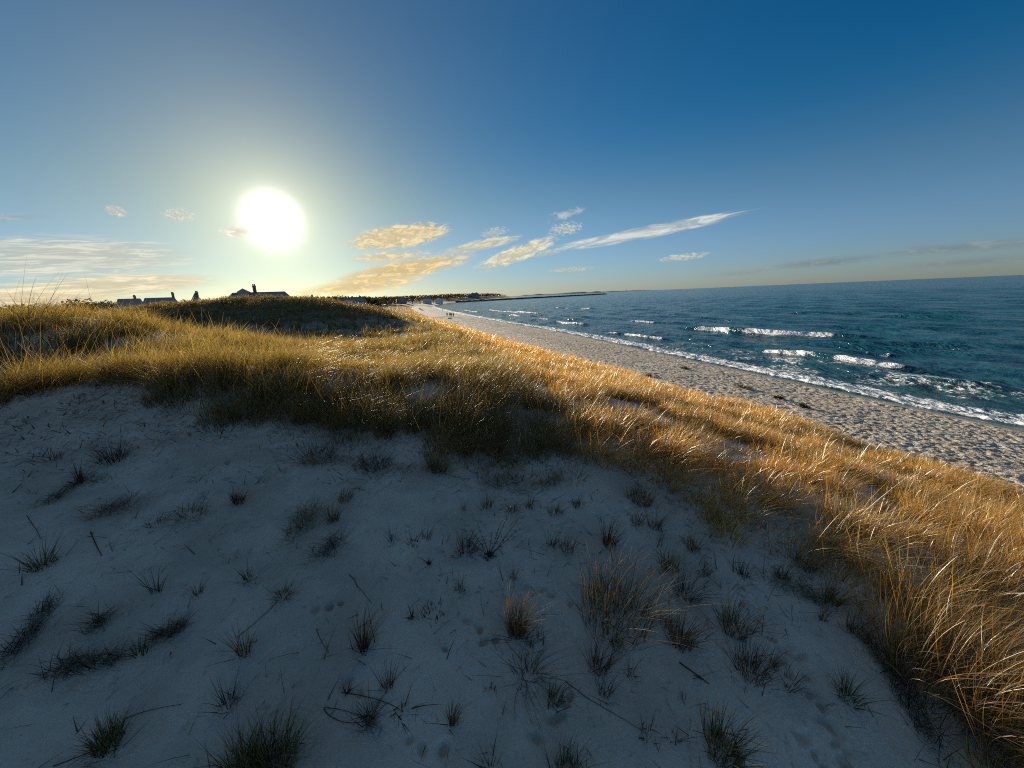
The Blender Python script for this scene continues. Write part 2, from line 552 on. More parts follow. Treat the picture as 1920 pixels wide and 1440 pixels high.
M = dict(
    sand=sand_material(), beach=beach_material(), water=water_material(),
    blade=blade_material('grass_blade'), ridge=blade_material('ridge_blade', .10, .54, .38), tuft=blade_material('tuft_blade', .05, .35, .6), dead=blade_material('dead_stem', .1, .15, .6), leaf=blade_material('leaf', .25, .3, .5),
    rock=plain('rock', (.10, .095, .09), .4, .8), bark=plain('bark', (.09, .07, .055), .3, 4),
    shingle=plain('weathered_shingle', (.36, .33, .29), .25, 6), roof=plain('roof_shingle', (.30, .28, .26), .25, 5),
    white=plain('white_trim', (.72, .72, .70), .06, 2), brick=plain('brick', (.24, .12, .09), .3, 8),
    glass=plain('window_glass', (.03, .04, .05), .1, 1, .08, .6), wood=plain('grey_wood', (.22, .19, .16), .3, 7),
    dark=plain('dark_cloth', (.025, .027, .032), .3, 9), navy=plain('navy_cloth', (.02, .03, .06), .3, 9),
    grey=plain('grey_cloth', (.10, .10, .11), .3, 9), red=plain('maroon_cloth', (.11, .025, .03), .3, 9),
    skin=plain('skin', (.42, .25, .18), .1, 8, .55), hair=plain('hair', (.04, .028, .02), .3, 30, .6),
    weed=plain('seaweed', (.025, .02, .014), .4, 9, .5), twig=plain('dark_twig', (.045, .035, .03), .4, 20),
    hill=plain('far_hill', (.10, .12, .12), .3, .004),
)

# ------------------------------------------------------------------ footprints
for (u, v, n, du, dv_) in [(1392, 1125, 9, 24, 36), (1500, 1235, 9, 12, 30), (1330, 1370, 6, 26, 22), (880, 1165, 3, 20, 14), (905, 1198, 2, -70, 22),
                           (590, 1140, 3, 26, -4), (1010, 1375, 5, 16, -18), (1490, 1370, 5, 18, 20), (1450, 1195, 4, 14, 12), (700, 1320, 3, -26, -22),
                           (770, 1385, 3, 30, 12), (985, 1100, 4, 24, 8), (1280, 940, 4, 26, 10)]:
    for k in range(n):
        p = spot(u + du * k + rng.normal() * 5, v + dv_ * k + rng.normal() * 5)
        a = rng.uniform(.032, .062)
        DENTS.append((p[0], p[1], a, a * rng.uniform(.55, .85), rng.uniform(0, 3.1), rng.uniform(.040, .07)))

# ------------------------------------------------------------------ dune and land: one sheet
azs = np.concatenate([np.arange(-180, -76, 3.0), np.arange(-76, 70, .19), np.arange(70, 180, 3.0)])
rs = np.concatenate([[.05, .3, .6], np.geomspace(.9, 14, 540), np.geomspace(14.15, 3300, 460)])
AZ, RR = np.meshgrid(np.radians(azs), rs)
X, Y = RR * np.sin(AZ), RR * np.cos(AZ)
D = inland(X, Y)
Z = ground(X, Y, D)
S_RANGE = (Y > -20) & (Y < 172) & (np.abs(X) < 60)
Z = np.where(S_RANGE & (D > -.8) & (D < toe(Y) - .4), Z - .35, Z)
Z = np.maximum(Z, -4.0)


# where grass grows: distance of the rim of the bare hollow for every direction
RIM_PX = [(-60, 775), (0, 770), (110, 745), (230, 742), (320, 765), (420, 795), (560, 806), (690, 835), (800, 842), (880, 868), (960, 885), (1040, 880),
          (1120, 880), (1200, 925), (1320, 968), (1440, 1000), (1520, 1050), (1590, 1110), (1640, 1200), (1700, 1320), (1755, 1440)]
rim = [spot(*p) for p in RIM_PX]
rim_az = np.array([math.degrees(math.atan2(p[0], p[1])) for p in rim] + [75, 110, 180])
rim_r = np.array([math.hypot(p[0], p[1]) for p in rim] + [2.6, 2.2, 3.0])
GAPS = [(spot(1640, 985), 1.1, .38), (spot(640, 690), .5, .25), (spot(1020, 730), .6, .3)]


def veg_of(x, y, d=None):
    """0 bare sand, 1 thick grass"""
    d = inland(x, y) if d is None else d
    r = np.hypot(x, y)
    a = np.degrees(np.arctan2(x, y))
    rb = np.interp(a, rim_az, rim_r, left=rim_r[0])
    edge = sstep(-.45, .8, (r - rb) + .75 * fbm(x, y, 1.1, 3, 61))
    n = fbm(x, y, 2.6, 3, 71)
    n2 = fbm(x, y, 1.1, 2, 75)
    sea = sstep(.2, 2.2, d - toe(y) + 1.6 * fbm(x, y, 5, 2, 77)) * sstep(-.62, -.22, n + .35 * n2)
    top = sstep(-.62, -.16, n + .3 * n2 + .35 * sstep(-25, -45, a) * sstep(8, 12, r) + .35 * sstep(20, 28, r))
    w = sstep(33, 38, d)
    v = (sea * (1 - w) + top * w) * edge
    rimband = edge * np.exp(-((r - rb - .9) / 1.5) ** 2)
    v = np.maximum(v, rimband)
    for g, sx, sy in GAPS:
        an = math.atan2(g[0], g[1]) if False else 0.0
        u_, v_ = (x - g[0]) * .35 + (y - g[1]) * -.94, (x - g[0]) * .94 + (y - g[1]) * .35
        v = v * (1 - .95 * np.exp(-(u_ / sx) ** 2 - (v_ / sy) ** 2))
    return np.clip(v, 0, 1)


def scrub_w(x, y):
    z = land(x, y)
    r = np.hypot(x, y)
    return sstep(8.5, 9.1, z) * sstep(26, 31, r) * (1 - sstep(90, 120, r))


veg = veg_of(X, Y, D)
veg = np.maximum(veg * (1 + .5 * sstep(60, 200, RR)), 1.3 * np.maximum(scrub_w(X, Y), sstep(220, 330, RR) * sstep(26, 40, D)))
nr, nc = X.shape
idx = np.arange(nr * nc).reshape(nr, nc)
nxt = np.roll(idx, -1, 1)
F = np.stack([idx[:-1], nxt[:-1], nxt[1:], idx[1:]], -1).reshape(-1, 4)[:, ::-1]
o = mesh_from('dune', np.stack([X, Y, Z], -1).reshape(-1, 3), F, M['sand'], attrs={'veg': veg.ravel()})
tag(o, kind='structure')

# ------------------------------------------------------------------ beach: trodden sand
seg = np.hypot(*np.diff(SH, axis=0).T)
arc = np.concatenate([[0], np.cumsum(seg)])


def shore_at(s):
    p = np.stack([np.interp(s, arc, SH[:, 0]), np.interp(s, arc, SH[:, 1])], -1)
    q = np.stack([np.interp(s + 1, arc, SH[:, 0]) - np.interp(s - 1, arc, SH[:, 0]), np.interp(s + 1, arc, SH[:, 1]) - np.interp(s - 1, arc, SH[:, 1])], -1)
    q /= np.linalg.norm(q, axis=1)[:, None]
    return p, np.stack([-q[:, 1], q[:, 0]], -1)


s0 = float(np.interp(-14, SH[:, 1][:60], arc[:60]))
sv = [s0]
while sv[-1] < s0 + 195:
    dist = max(0, sv[-1] - s0 - 34)
    sv.append(sv[-1] + .07 + .0035 * dist)
sv = np.array(sv)
dv = np.concatenate([np.arange(-1.6, 18.6, .07), np.arange(18.6, 26.6, .11)])
P, N = shore_at(sv)
BX = P[:, 0][:, None] + N[:, 0][:, None] * dv[None]
BY = P[:, 1][:, None] + N[:, 1][:, None] * dv[None]
BD = np.broadcast_to(dv[None], BX.shape)
dry = sstep(2.0, 4.4, BD + .35 * fbm(BX, BY, 5, 2, 91))
pits = fbm(BX, BY, .30, 3, 93, .6)
pits2 = np.minimum(pits, .12)                          # flat tops between trodden hollows
rough = dry * ((.062 + .045 * vnoise(BX / 4, BY / 4, 99)) * pits2 * (1 - .6 * sstep(60, 120, BY)) + .16 * sstep(55, 130, BY) * np.minimum(fbm(BX, BY, 1.5, 2, 94, .6), .1) + .03 * fbm(BX, BY, .2, 2, 97)) + .03 * fbm(BX, BY, 3.0, 2, 98)
end = sstep(0, 1.2, dv - dv[0])[None] * 1.0
BZ = beach_z(BD) + rough + .012 - .30 * sstep(-.1, .6, BD - toe(BY)) + .12 * dry * np.exp(-((BD - 4.2) / 1.6) ** 2)
wet = 1 - sstep(1.0, 2.9, BD + .35 * fbm(BX, BY, 5, 2, 91))
nr, nc = BX.shape
idx = np.arange(nr * nc).reshape(nr, nc)
F = np.stack([idx[:-1, :-1], idx[:-1, 1:], idx[1:, 1:], idx[1:, :-1]], -1).reshape(-1, 4)[:, ::-1]
tag(mesh_from('beach', np.stack([BX, BY, BZ], -1).reshape(-1, 3), F, M['beach'], attrs={'wet': wet.ravel()}), kind='structure')

# ------------------------------------------------------------------ sea
azs = np.arange(-30, 98, .13)
rs = np.geomspace(24, 4000, 980)
AZ, RR = np.meshgrid(np.radians(azs), rs)
X, Y = RR * np.sin(AZ), RR * np.cos(AZ)
OFF = -inland(X, Y)                                    # metres offshore
swell = np.zeros_like(X)
near_w = 1 - sstep(250, 900, RR)
for k in range(22):
    wl = 2.6 * 1.1 ** k
    th = R(180 + 14) + rng.normal() * .38              # travelling towards the shore
    kx, ky = math.cos(th) * 2 * math.pi / wl, math.sin(th) * 2 * math.pi / wl
    fade = 1 - sstep(wl * 22, wl * 55, RR)
    w = np.sin(kx * X + ky * Y + rng.uniform(0, 6.3))
    swell += .0095 * wl ** .85 * fade * (w + .25 * w * w)
swell *= (.35 + .65 * sstep(2, 14, OFF)) * (.75 + .5 * vnoise(X / 40, Y / 40, 3))
swell *= sstep(-.2, 1.5, OFF)
foam = np.zeros_like(X)
wob = fbm(X, Y, 14, 2, 103)
wob2 = fbm(X, Y, 4, 2, 105)


def breaker(u0, v0, u1, v1, height, width, fm, ragged=.5):
    """a breaking wave whose crest runs between two points on the water"""
    global swell, foam
    def pt(u, v):
        dvv = ray(u, v)
        t = -(EYE[2] - .2) / dvv[2]
        return dvv[0] * t, dvv[1] * t
    (ax, ay), (bx, by) = pt(u0, v0), pt(u1, v1)
    L = math.hypot(bx - ax, by - ay)
    ex, ey = (bx - ax) / L, (by - ay) / L
    s = (X - ax) * ex + (Y - ay) * ey
    c = (X - ax) * ey - (Y - ay) * ex
    side = 1.0 if (40 - ax) * ey - (0 - ay) * ex > 0 else 1.0
    c = c + .9 * wob + .35 * wob2 + .012 * (s - L / 2) ** 2 / max(L, 1) * 2
    win = sstep(-.18 * L, .12 * L, s) * (1 - sstep(.88 * L, 1.25 * L, s))
    shape = np.where(c * SEA_SIDE > 0, np.exp(-(c / (width * 1.7)) ** 2), np.exp(-(c / (width * .55)) ** 2))
    swell += height * win * shape
    inner = sstep(-.02 * L, .06 * L, s) * (1 - sstep(.93 * L, 1.0 * L, s))
    rag = sstep(-ragged, .1, fbm(s, c * .3, 5, 3, 107 + int(u0)))
    fc = c * SEA_SIDE
    foam = np.maximum(foam, fm * inner * rag * np.exp(-((fc + width * .35) / (width * .8)) ** 2) * .98)
    foam = np.maximum(foam, .40 * inner * rag * np.exp(-((fc + width * 1.6) / (width * 1.6)) ** 2))


SEA_SIDE = -1.0
breaker(1295, 616, 1612, 638, .78, 1.15, 1.05, .36)
breaker(1432, 654, 1712, 692, .45, .8, 1.1, .6)
breaker(1140, 624, 1250, 636, .40, 1.0, 1.05, .9)
breaker(1560, 640, 1830, 655, .45, 1.6, 0.0)
breaker(1480, 586, 1610, 588, .45, 2.6, 0.0)
breaker(1250, 592, 1420, 600, .30, 2.4, 0.0)
breaker(915, 581.5, 1010, 588, .45, 1.4, 1.1, 1.0)
breaker(870, 582, 905, 586, .40, 1.4, .9)
breaker(1045, 603, 1100, 609, .35, 1.2, .95, .5)
breaker(955, 590, 985, 594, .35, 1.2, .9, .6)
breaker(1180, 601, 1260, 606, .40, 1.5, .9, .1)
breaker(1040, 577, 1110, 579, .4, 2.0, .8, .1)
breaker(1560, 655, 1680, 664, .3, 1.0, .7, .2)
breaker(1000, 596, 1030, 599, .35, 1.2, .8)
breaker(1700, 715, 1990, 745, .30, 1.6, 0.0)
lap = fbm(X, Y, 3.2, 3, 111)
sw = OFF + 1.0 * fbm(X, Y, 6, 2, 91)
foam = np.maximum(foam, .95 * np.exp(-((sw - 1.1) / .75) ** 2))
foam = np.maximum(foam, (.62 * np.exp(-((sw - 2.6) / 1.8) ** 2)))
foam = np.maximum(foam, .47 * sstep(.02, .5, lap + .34) * sstep(1, 3, OFF) * (1 - sstep(10, 19, OFF + 4 * wob)) * (1 - sstep(60, 140, RR)))
far_shore = sstep(120, 260, Y) * np.exp(-((OFF - 2.5) / 3.0) ** 2)
foam = np.maximum(foam, far_shore)
shallow = np.exp(-np.clip(OFF, 0, None) / 7.5) * .9 + .18 * np.exp(-((OFF - 14) / 9) ** 2)
swell += np.clip(foam, 0, 1) * (.10 + .12 * fbm(X, Y, .9, 2, 115)) * (1 - sstep(90, 200, RR))
nr, nc = X.shape
idx = np.arange(nr * nc).reshape(nr, nc)
F = np.stack([idx[:-1, :-1], idx[:-1, 1:], idx[1:, 1:], idx[1:, :-1]], -1)
keep = (OFF > -3.5)
kf = keep[:-1, :-1] | keep[1:, 1:]
F = F[kf].reshape(-1, 4)[:, ::-1]
used = np.unique(F)
remap = np.full(nr * nc, -1)
remap[used] = np.arange(len(used))
V = np.stack([X, Y, swell + .015], -1).reshape(-1, 3)[used]
tag(mesh_from('sea', V, remap[F], M['water'], attrs={'foam': foam.ravel()[used], 'shallow': shallow.ravel()[used]}), kind='structure')

# ------------------------------------------------------------------ grass blades
WIND = np.array([.93, -.37])


def blades(root, h, ang, lean, bend, width, nseg, c0, c1, wind=WIND, sag=.42, face=None, cf=None):
    """ribbons: root (n,3); c0, c1 (n,3) colours at foot and tip -> V, F, C"""
    n = len(root)
    t = np.linspace(0, 1, nseg + 1)[None, :]
    dx, dy = np.cos(ang)[:, None], np.sin(ang)[:, None]
    L, B, H = lean[:, None], bend[:, None], h[:, None]
    wind = np.asarray(wind)
    w0, w1 = (wind[0], wind[1]) if wind.ndim == 1 else (wind[:, 0:1], wind[:, 1:2])
    ox = H * (dx * L * t + (w0 * .8 + dx * .35) * B * t ** 2)
    oy = H * (dy * L * t + (w1 * .8 + dy * .35) * B * t ** 2)
    oz = H * (t * (1 - .35 * np.clip(L, 0, 1.6) ** 2 * .6) - sag * B * t ** 2.2)
    face = rng.uniform(0, math.pi, n) if face is None else face
    w = width[:, None] * (1 - .88 * t ** 1.6) * .5
    wx, wy = np.cos(face)[:, None] * w, np.sin(face)[:, None] * w
    cx, cy, cz = root[:, 0:1] + ox, root[:, 1:2] + oy, root[:, 2:3] + oz
    V = np.stack([np.stack([cx - wx, cy - wy, cz], -1), np.stack([cx + wx, cy + wy, cz], -1)], 2).reshape(-1, 3)
    k = (nseg + 1) * 2
    b = (np.arange(n) * k)[:, None] + (np.arange(nseg) * 2)[None]
    F = np.stack([b, b + 1, b + 3, b + 2], -1).reshape(-1, 4)
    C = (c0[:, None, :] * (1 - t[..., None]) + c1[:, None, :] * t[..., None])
    if cf is not None:                                  # colour turns dark brown towards the foot
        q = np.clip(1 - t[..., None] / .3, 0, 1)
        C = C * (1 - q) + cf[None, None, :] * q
    C = np.repeat(C, 2, 1).reshape(-1, 3)
    return V, F, C


def join(parts):
    V, F, C, b = [], [], [], 0
    for v, f, c in parts:
        V.append(v); F.append(f + b); C.append(c)
        b += len(v)
    return np.vstack(V), np.vstack(F), np.vstack(C)


GOLD, ORANGE, STRAW, OLIVE, BROWN = [np.array(c) for c in ((.62, .35, .055), (.60, .285, .028), (.76, .56, .23), (.13, .14, .035), (.17, .10, .045))]


def mixc(a, b, f):
    return a[None] * (1 - f[:, None]) + b[None] * f[:, None]


def mass(zones, name, label, accept, style):
    parts = []
    for (r0, r1, a0, a1, dens, nb, wid, nseg, rad) in zones:
        area = math.radians(a1 - a0) * (r1 * r1 - r0 * r0) / 2
        n = int(area * dens)
        a = np.radians(rng.uniform(a0, a1, n))
        r = np.sqrt(rng.uniform(r0 * r0, r1 * r1, n))
        x, y = r * np.sin(a), r * np.cos(a)
        d = inland(x, y)
        v = veg_of(x, y, d) * accept(x, y, d)
        cl = vnoise(x / .85 + .3 * vnoise(x, y, 5), y / .85, 135) * .65 + vnoise(x / 2.3, y / 2.3, 136) * .35
        cl = np.where(r < 60, sstep(.22, .58, cl), 1.0)
        rim_here = np.interp(np.degrees(a), rim_az, rim_r, left=rim_r[0])
        cl = np.maximum(cl, np.exp(-((r - rim_here - 1.1) / 1.8) ** 2) * style.get('rim', .5))
        ok = rng.uniform(0, 1, n) < v * (.13 + .87 * cl)
        x, y, d, v, cl = x[ok], y[ok], d[ok], v[ok], cl[ok]
        n = len(x)
        if not n:
            continue
        hue = np.clip(.5 + .7 * fbm(x, y, 3.5, 2, 131) + rng.normal(0, .28, n), 0, 1)      # tussock colour
        hgt = style['h'] * (.72 + .5 * vnoise(x / 2.2, y / 2.2, 133)) * rng.uniform(.8, 1.2, n) * (.6 + .4 * v) * (.5 + .62 * cl) * (1 + .35 * sstep(-.35, -.8, np.arctan2(x, y)) * (np.hypot(x, y) < 32))
        rep = lambda q: np.repeat(q, nb)
        m = n * nb
        ang = rng.uniform(0, 2 * math.pi, m)
        rr = rad * rng.uniform(.6, 1.3, n).repeat(nb) * np.sqrt(rng.uniform(0, 1, m))
        bx, by = rep(x) + rr * np.cos(ang), rep(y) + rr * np.sin(ang)
        bz = land(bx, by) - .02
        tw = rep(rng.normal(0, .55, n)) + rng.normal(0, .3, m)
        wv = np.stack([WIND[0] * np.cos(tw) - WIND[1] * np.sin(tw), WIND[0] * np.sin(tw) + WIND[1] * np.cos(tw)], -1) * rep(rng.uniform(.55, 1.25, n))[:, None]
        hh = rep(hgt) * rng.uniform(.45, 1.1, m) * (1 - .35 * np.clip(rr / rad, 0, 1) ** 2)
        lean = rng.uniform(.03, .36, m) + .42 * rr / rad * rng.uniform(0, 1, m)
        bend = rng.uniform(.25, 1.0, m) * style['bend']
        stalk = rng.uniform(0, 1, m) < .03                # a few straight seed stalks overtop the leaves
        hh, bend = np.where(stalk, hh * 1.45, hh), np.where(stalk, bend * .35, bend)
        w = wid * rng.uniform(.7, 1.4, m)
        hu = rep(hue)
        old = rng.uniform(0, 1, m)
        c1 = mixc(style['tip_a'], style['tip_b'], np.clip(old * .8 + hu * .3, 0, 1))
        c0 = mixc(style['foot_a'], style['foot_b'], np.clip(hu + .2 * (old - .5), 0, 1))
        br = (rng.uniform(.42, 1.4, m) * rep(rng.uniform(.7, 1.2, n)))[:, None]
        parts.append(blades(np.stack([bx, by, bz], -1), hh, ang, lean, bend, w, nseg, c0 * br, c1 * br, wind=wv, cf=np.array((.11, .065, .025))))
    V, F, C = join(parts)
    return tag(mesh_from(name, V, F, M[style.get('mat', 'blade')], attrs={'col': C}, smooth=True), label, 'grass', kind='stuff')


def landward(x, y, d):
    return sstep(34, 38.5, d + .8 * fbm(x, y, 2, 2, 141)) * (1 - sstep(2, 12, np.degrees(np.arctan2(x, y)) + 5 * fbm(x, y, 1.5, 2, 143)))


seaward = lambda x, y, d: 1 - landward(x, y, d)
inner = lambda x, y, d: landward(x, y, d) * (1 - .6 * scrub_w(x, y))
#        r0   r1   az0  az1 dens nb  width  seg radius
Z_SEA = [(3.4, 7, 5, 92, 10, 165, .0042, 7, .24), (7, 14, -6, 84, 11, 120, .006, 5, .27), (14, 28, -15, 70, 6.5, 72, .010, 4, .3),
         (28, 60, -22, 45, 3.2, 28, .02, 3, .34), (60, 140, -25, 20, 1.5, 12, .05, 2, .5), (140, 420, -24, -4, .16, 8, .14, 2, 1.2)]
mass(Z_SEA, 'dune_grass', 'golden wind-bent beach grass covering the seaward dune slope', seaward,
     dict(h=.62, bend=1.0, tip_a=GOLD, tip_b=STRAW, foot_a=ORANGE * .9, foot_b=GOLD * np.array([.75, .85, .8])))
Z_IN = [(4, 9, -75, 16, 26, 90, .0042, 7, .2), (9, 16, -75, 12, 13, 70, .0065, 5, .24), (16, 30, -75, 0, 6.5, 44, .011, 4, .28),
        (30, 60, -72, -6, 3, 20, .024, 3, .34), (60, 130, -72, -8, .9, 8, .06, 2, .6), (130, 420, -60, -12, .05, 8, .18, 2, 1.4)]
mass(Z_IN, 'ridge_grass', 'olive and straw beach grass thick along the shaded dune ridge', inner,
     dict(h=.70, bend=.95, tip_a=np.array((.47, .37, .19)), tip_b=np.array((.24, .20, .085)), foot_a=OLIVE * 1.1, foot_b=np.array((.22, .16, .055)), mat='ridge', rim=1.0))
#@MORE
# ------------------------------------------------------------------ scrub on the dune mound
def scrub():
    n = 11000
    a, r = np.radians(rng.uniform(-75, -8, n)), np.sqrt(rng.uniform(26 ** 2, 95 ** 2, n))
    x, y = r * np.sin(a), r * np.cos(a)
    ok = rng.uniform(0, 1, n) < scrub_w(x, y) * sstep(-.9, -.1, fbm(x, y, 5, 2, 151) + .3)
    x, y = x[ok], y[ok]
    n, nb = len(x), 64
    z = land(x, y)
    size = .34 + .5 * vnoise(x / 3, y / 3, 153)
    rep = lambda q: np.repeat(q, nb)
    m = n * nb
    ang, rr, up = rng.uniform(0, 6.28, m), np.sqrt(rng.uniform(0, 1, m)), rng.uniform(0, 1, m)
    dome = rep(size) * (1.0 - .75 * rr ** 2)
    root = np.stack([rep(x) + rr * np.cos(ang) * .8, rep(y) + rr * np.sin(ang) * .8, rep(z) + dome * (.25 + .75 * up)], -1)
    hue = rep(rng.uniform(0, 1, n))
    c = mixc(np.array((.20, .175, .075)), np.array((.28, .21, .10)), hue) * rng.uniform(.55, 1.35, m)[:, None]
    c[rng.uniform(0, 1, m) < .15] = (.40, .29, .13)
    h = rng.uniform(.07, .2, m)
    twig = rng.uniform(0, 1, m) < .10
    h[twig] *= 2.2
    wd = np.where(twig, .015, rng.uniform(.04, .085, m))
    V, F, C = blades(root, h, ang, rng.uniform(0, 1.3, m), rng.uniform(0, .6, m), wd, 2, c, c * 1.1)
    tag(mesh_from('scrub', V, F, M['leaf'], attrs={'col': C}), 'dark olive scrub covering the mound below the sun', 'scrub', kind='stuff')


scrub()

# ------------------------------------------------------------------ single plants on the shaded sand
BLOND = np.array((.36, .25, .12))
PAL = dict(
    brown=(np.array((.11, .08, .035)), np.array((.36, .24, .11))),
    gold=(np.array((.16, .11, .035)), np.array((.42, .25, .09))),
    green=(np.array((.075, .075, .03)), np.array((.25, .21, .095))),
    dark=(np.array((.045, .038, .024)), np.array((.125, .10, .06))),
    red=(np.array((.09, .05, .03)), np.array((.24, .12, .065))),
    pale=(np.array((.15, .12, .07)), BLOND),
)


def tuft(u, v, hpx, wpx, n, pal, label, name='grass_tuft', cat='grass tuft', stiff=1.0, lean=.35, bend=.45, thick=1.0, rootr=.30, group='grass tufts on the shaded sand'):
    p = spot(u, v)
    k = depth_of(p) / FPX
    h, w = hpx * k * 1.12, wpx * k
    n = int(n * 1.5) if n > 12 else n
    r = w * rootr * np.sqrt(rng.uniform(0, 1, n))
    a = rng.uniform(0, 6.283, n)
    x, y = p[0] + r * np.cos(a), p[1] + r * np.sin(a)
    z = land(x, y) - .015
    hh = h * rng.uniform(.35, 1.0, n) ** .8
    ln = lean * rng.uniform(.1, 1.0, n) * (.5 + r / max(w * rootr, 1e-4))
    bd = bend * rng.uniform(.1, 1.3, n)
    ang = a + rng.normal(0, .5, n)
    c0, c1 = PAL[pal]
    br = rng.uniform(.6, 1.25, n)[:, None]
    wid = np.full(n, (.0034 + .00035 * depth_of(p)) * thick) * rng.uniform(.6, 1.5, n)
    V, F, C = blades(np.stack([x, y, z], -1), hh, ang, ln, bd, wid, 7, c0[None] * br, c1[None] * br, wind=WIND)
    # dry litter lying at the foot
    m = max(6, n // 5)
    a2, r2 = rng.uniform(0, 6.28, m), w * rng.uniform(.1, .5, m)
    x2, y2 = p[0] + r2 * np.cos(a2), p[1] + r2 * np.sin(a2)
    b2 = rng.uniform(.5, 1.2, m)[:, None]
    V2, F2, C2 = blades(np.stack([x2, y2, land(x2, y2) + .006], -1), h * rng.uniform(.15, .5, m), rng.uniform(0, 6.28, m), np.full(m, 1.15), rng.uniform(0, .3, m),
                        np.full(m, .007 * thick), 3, PAL['dark'][0][None] * b2, PAL['dark'][1][None] * b2 * 1.4, sag=.1)
    V, F, C = join([(V, F, C), (V2, F2, C2)])
    base = np.array([p[0], p[1], float(land(p[0:1], p[1:2])[0])])
    o = mesh_from(name, V - base, F, (M['blade'] if hpx > 150 else M['tuft']) if pal != 'dark' else M['dead'], attrs={'col': C})
    o.location = base
    return tag(o, label, cat, group)


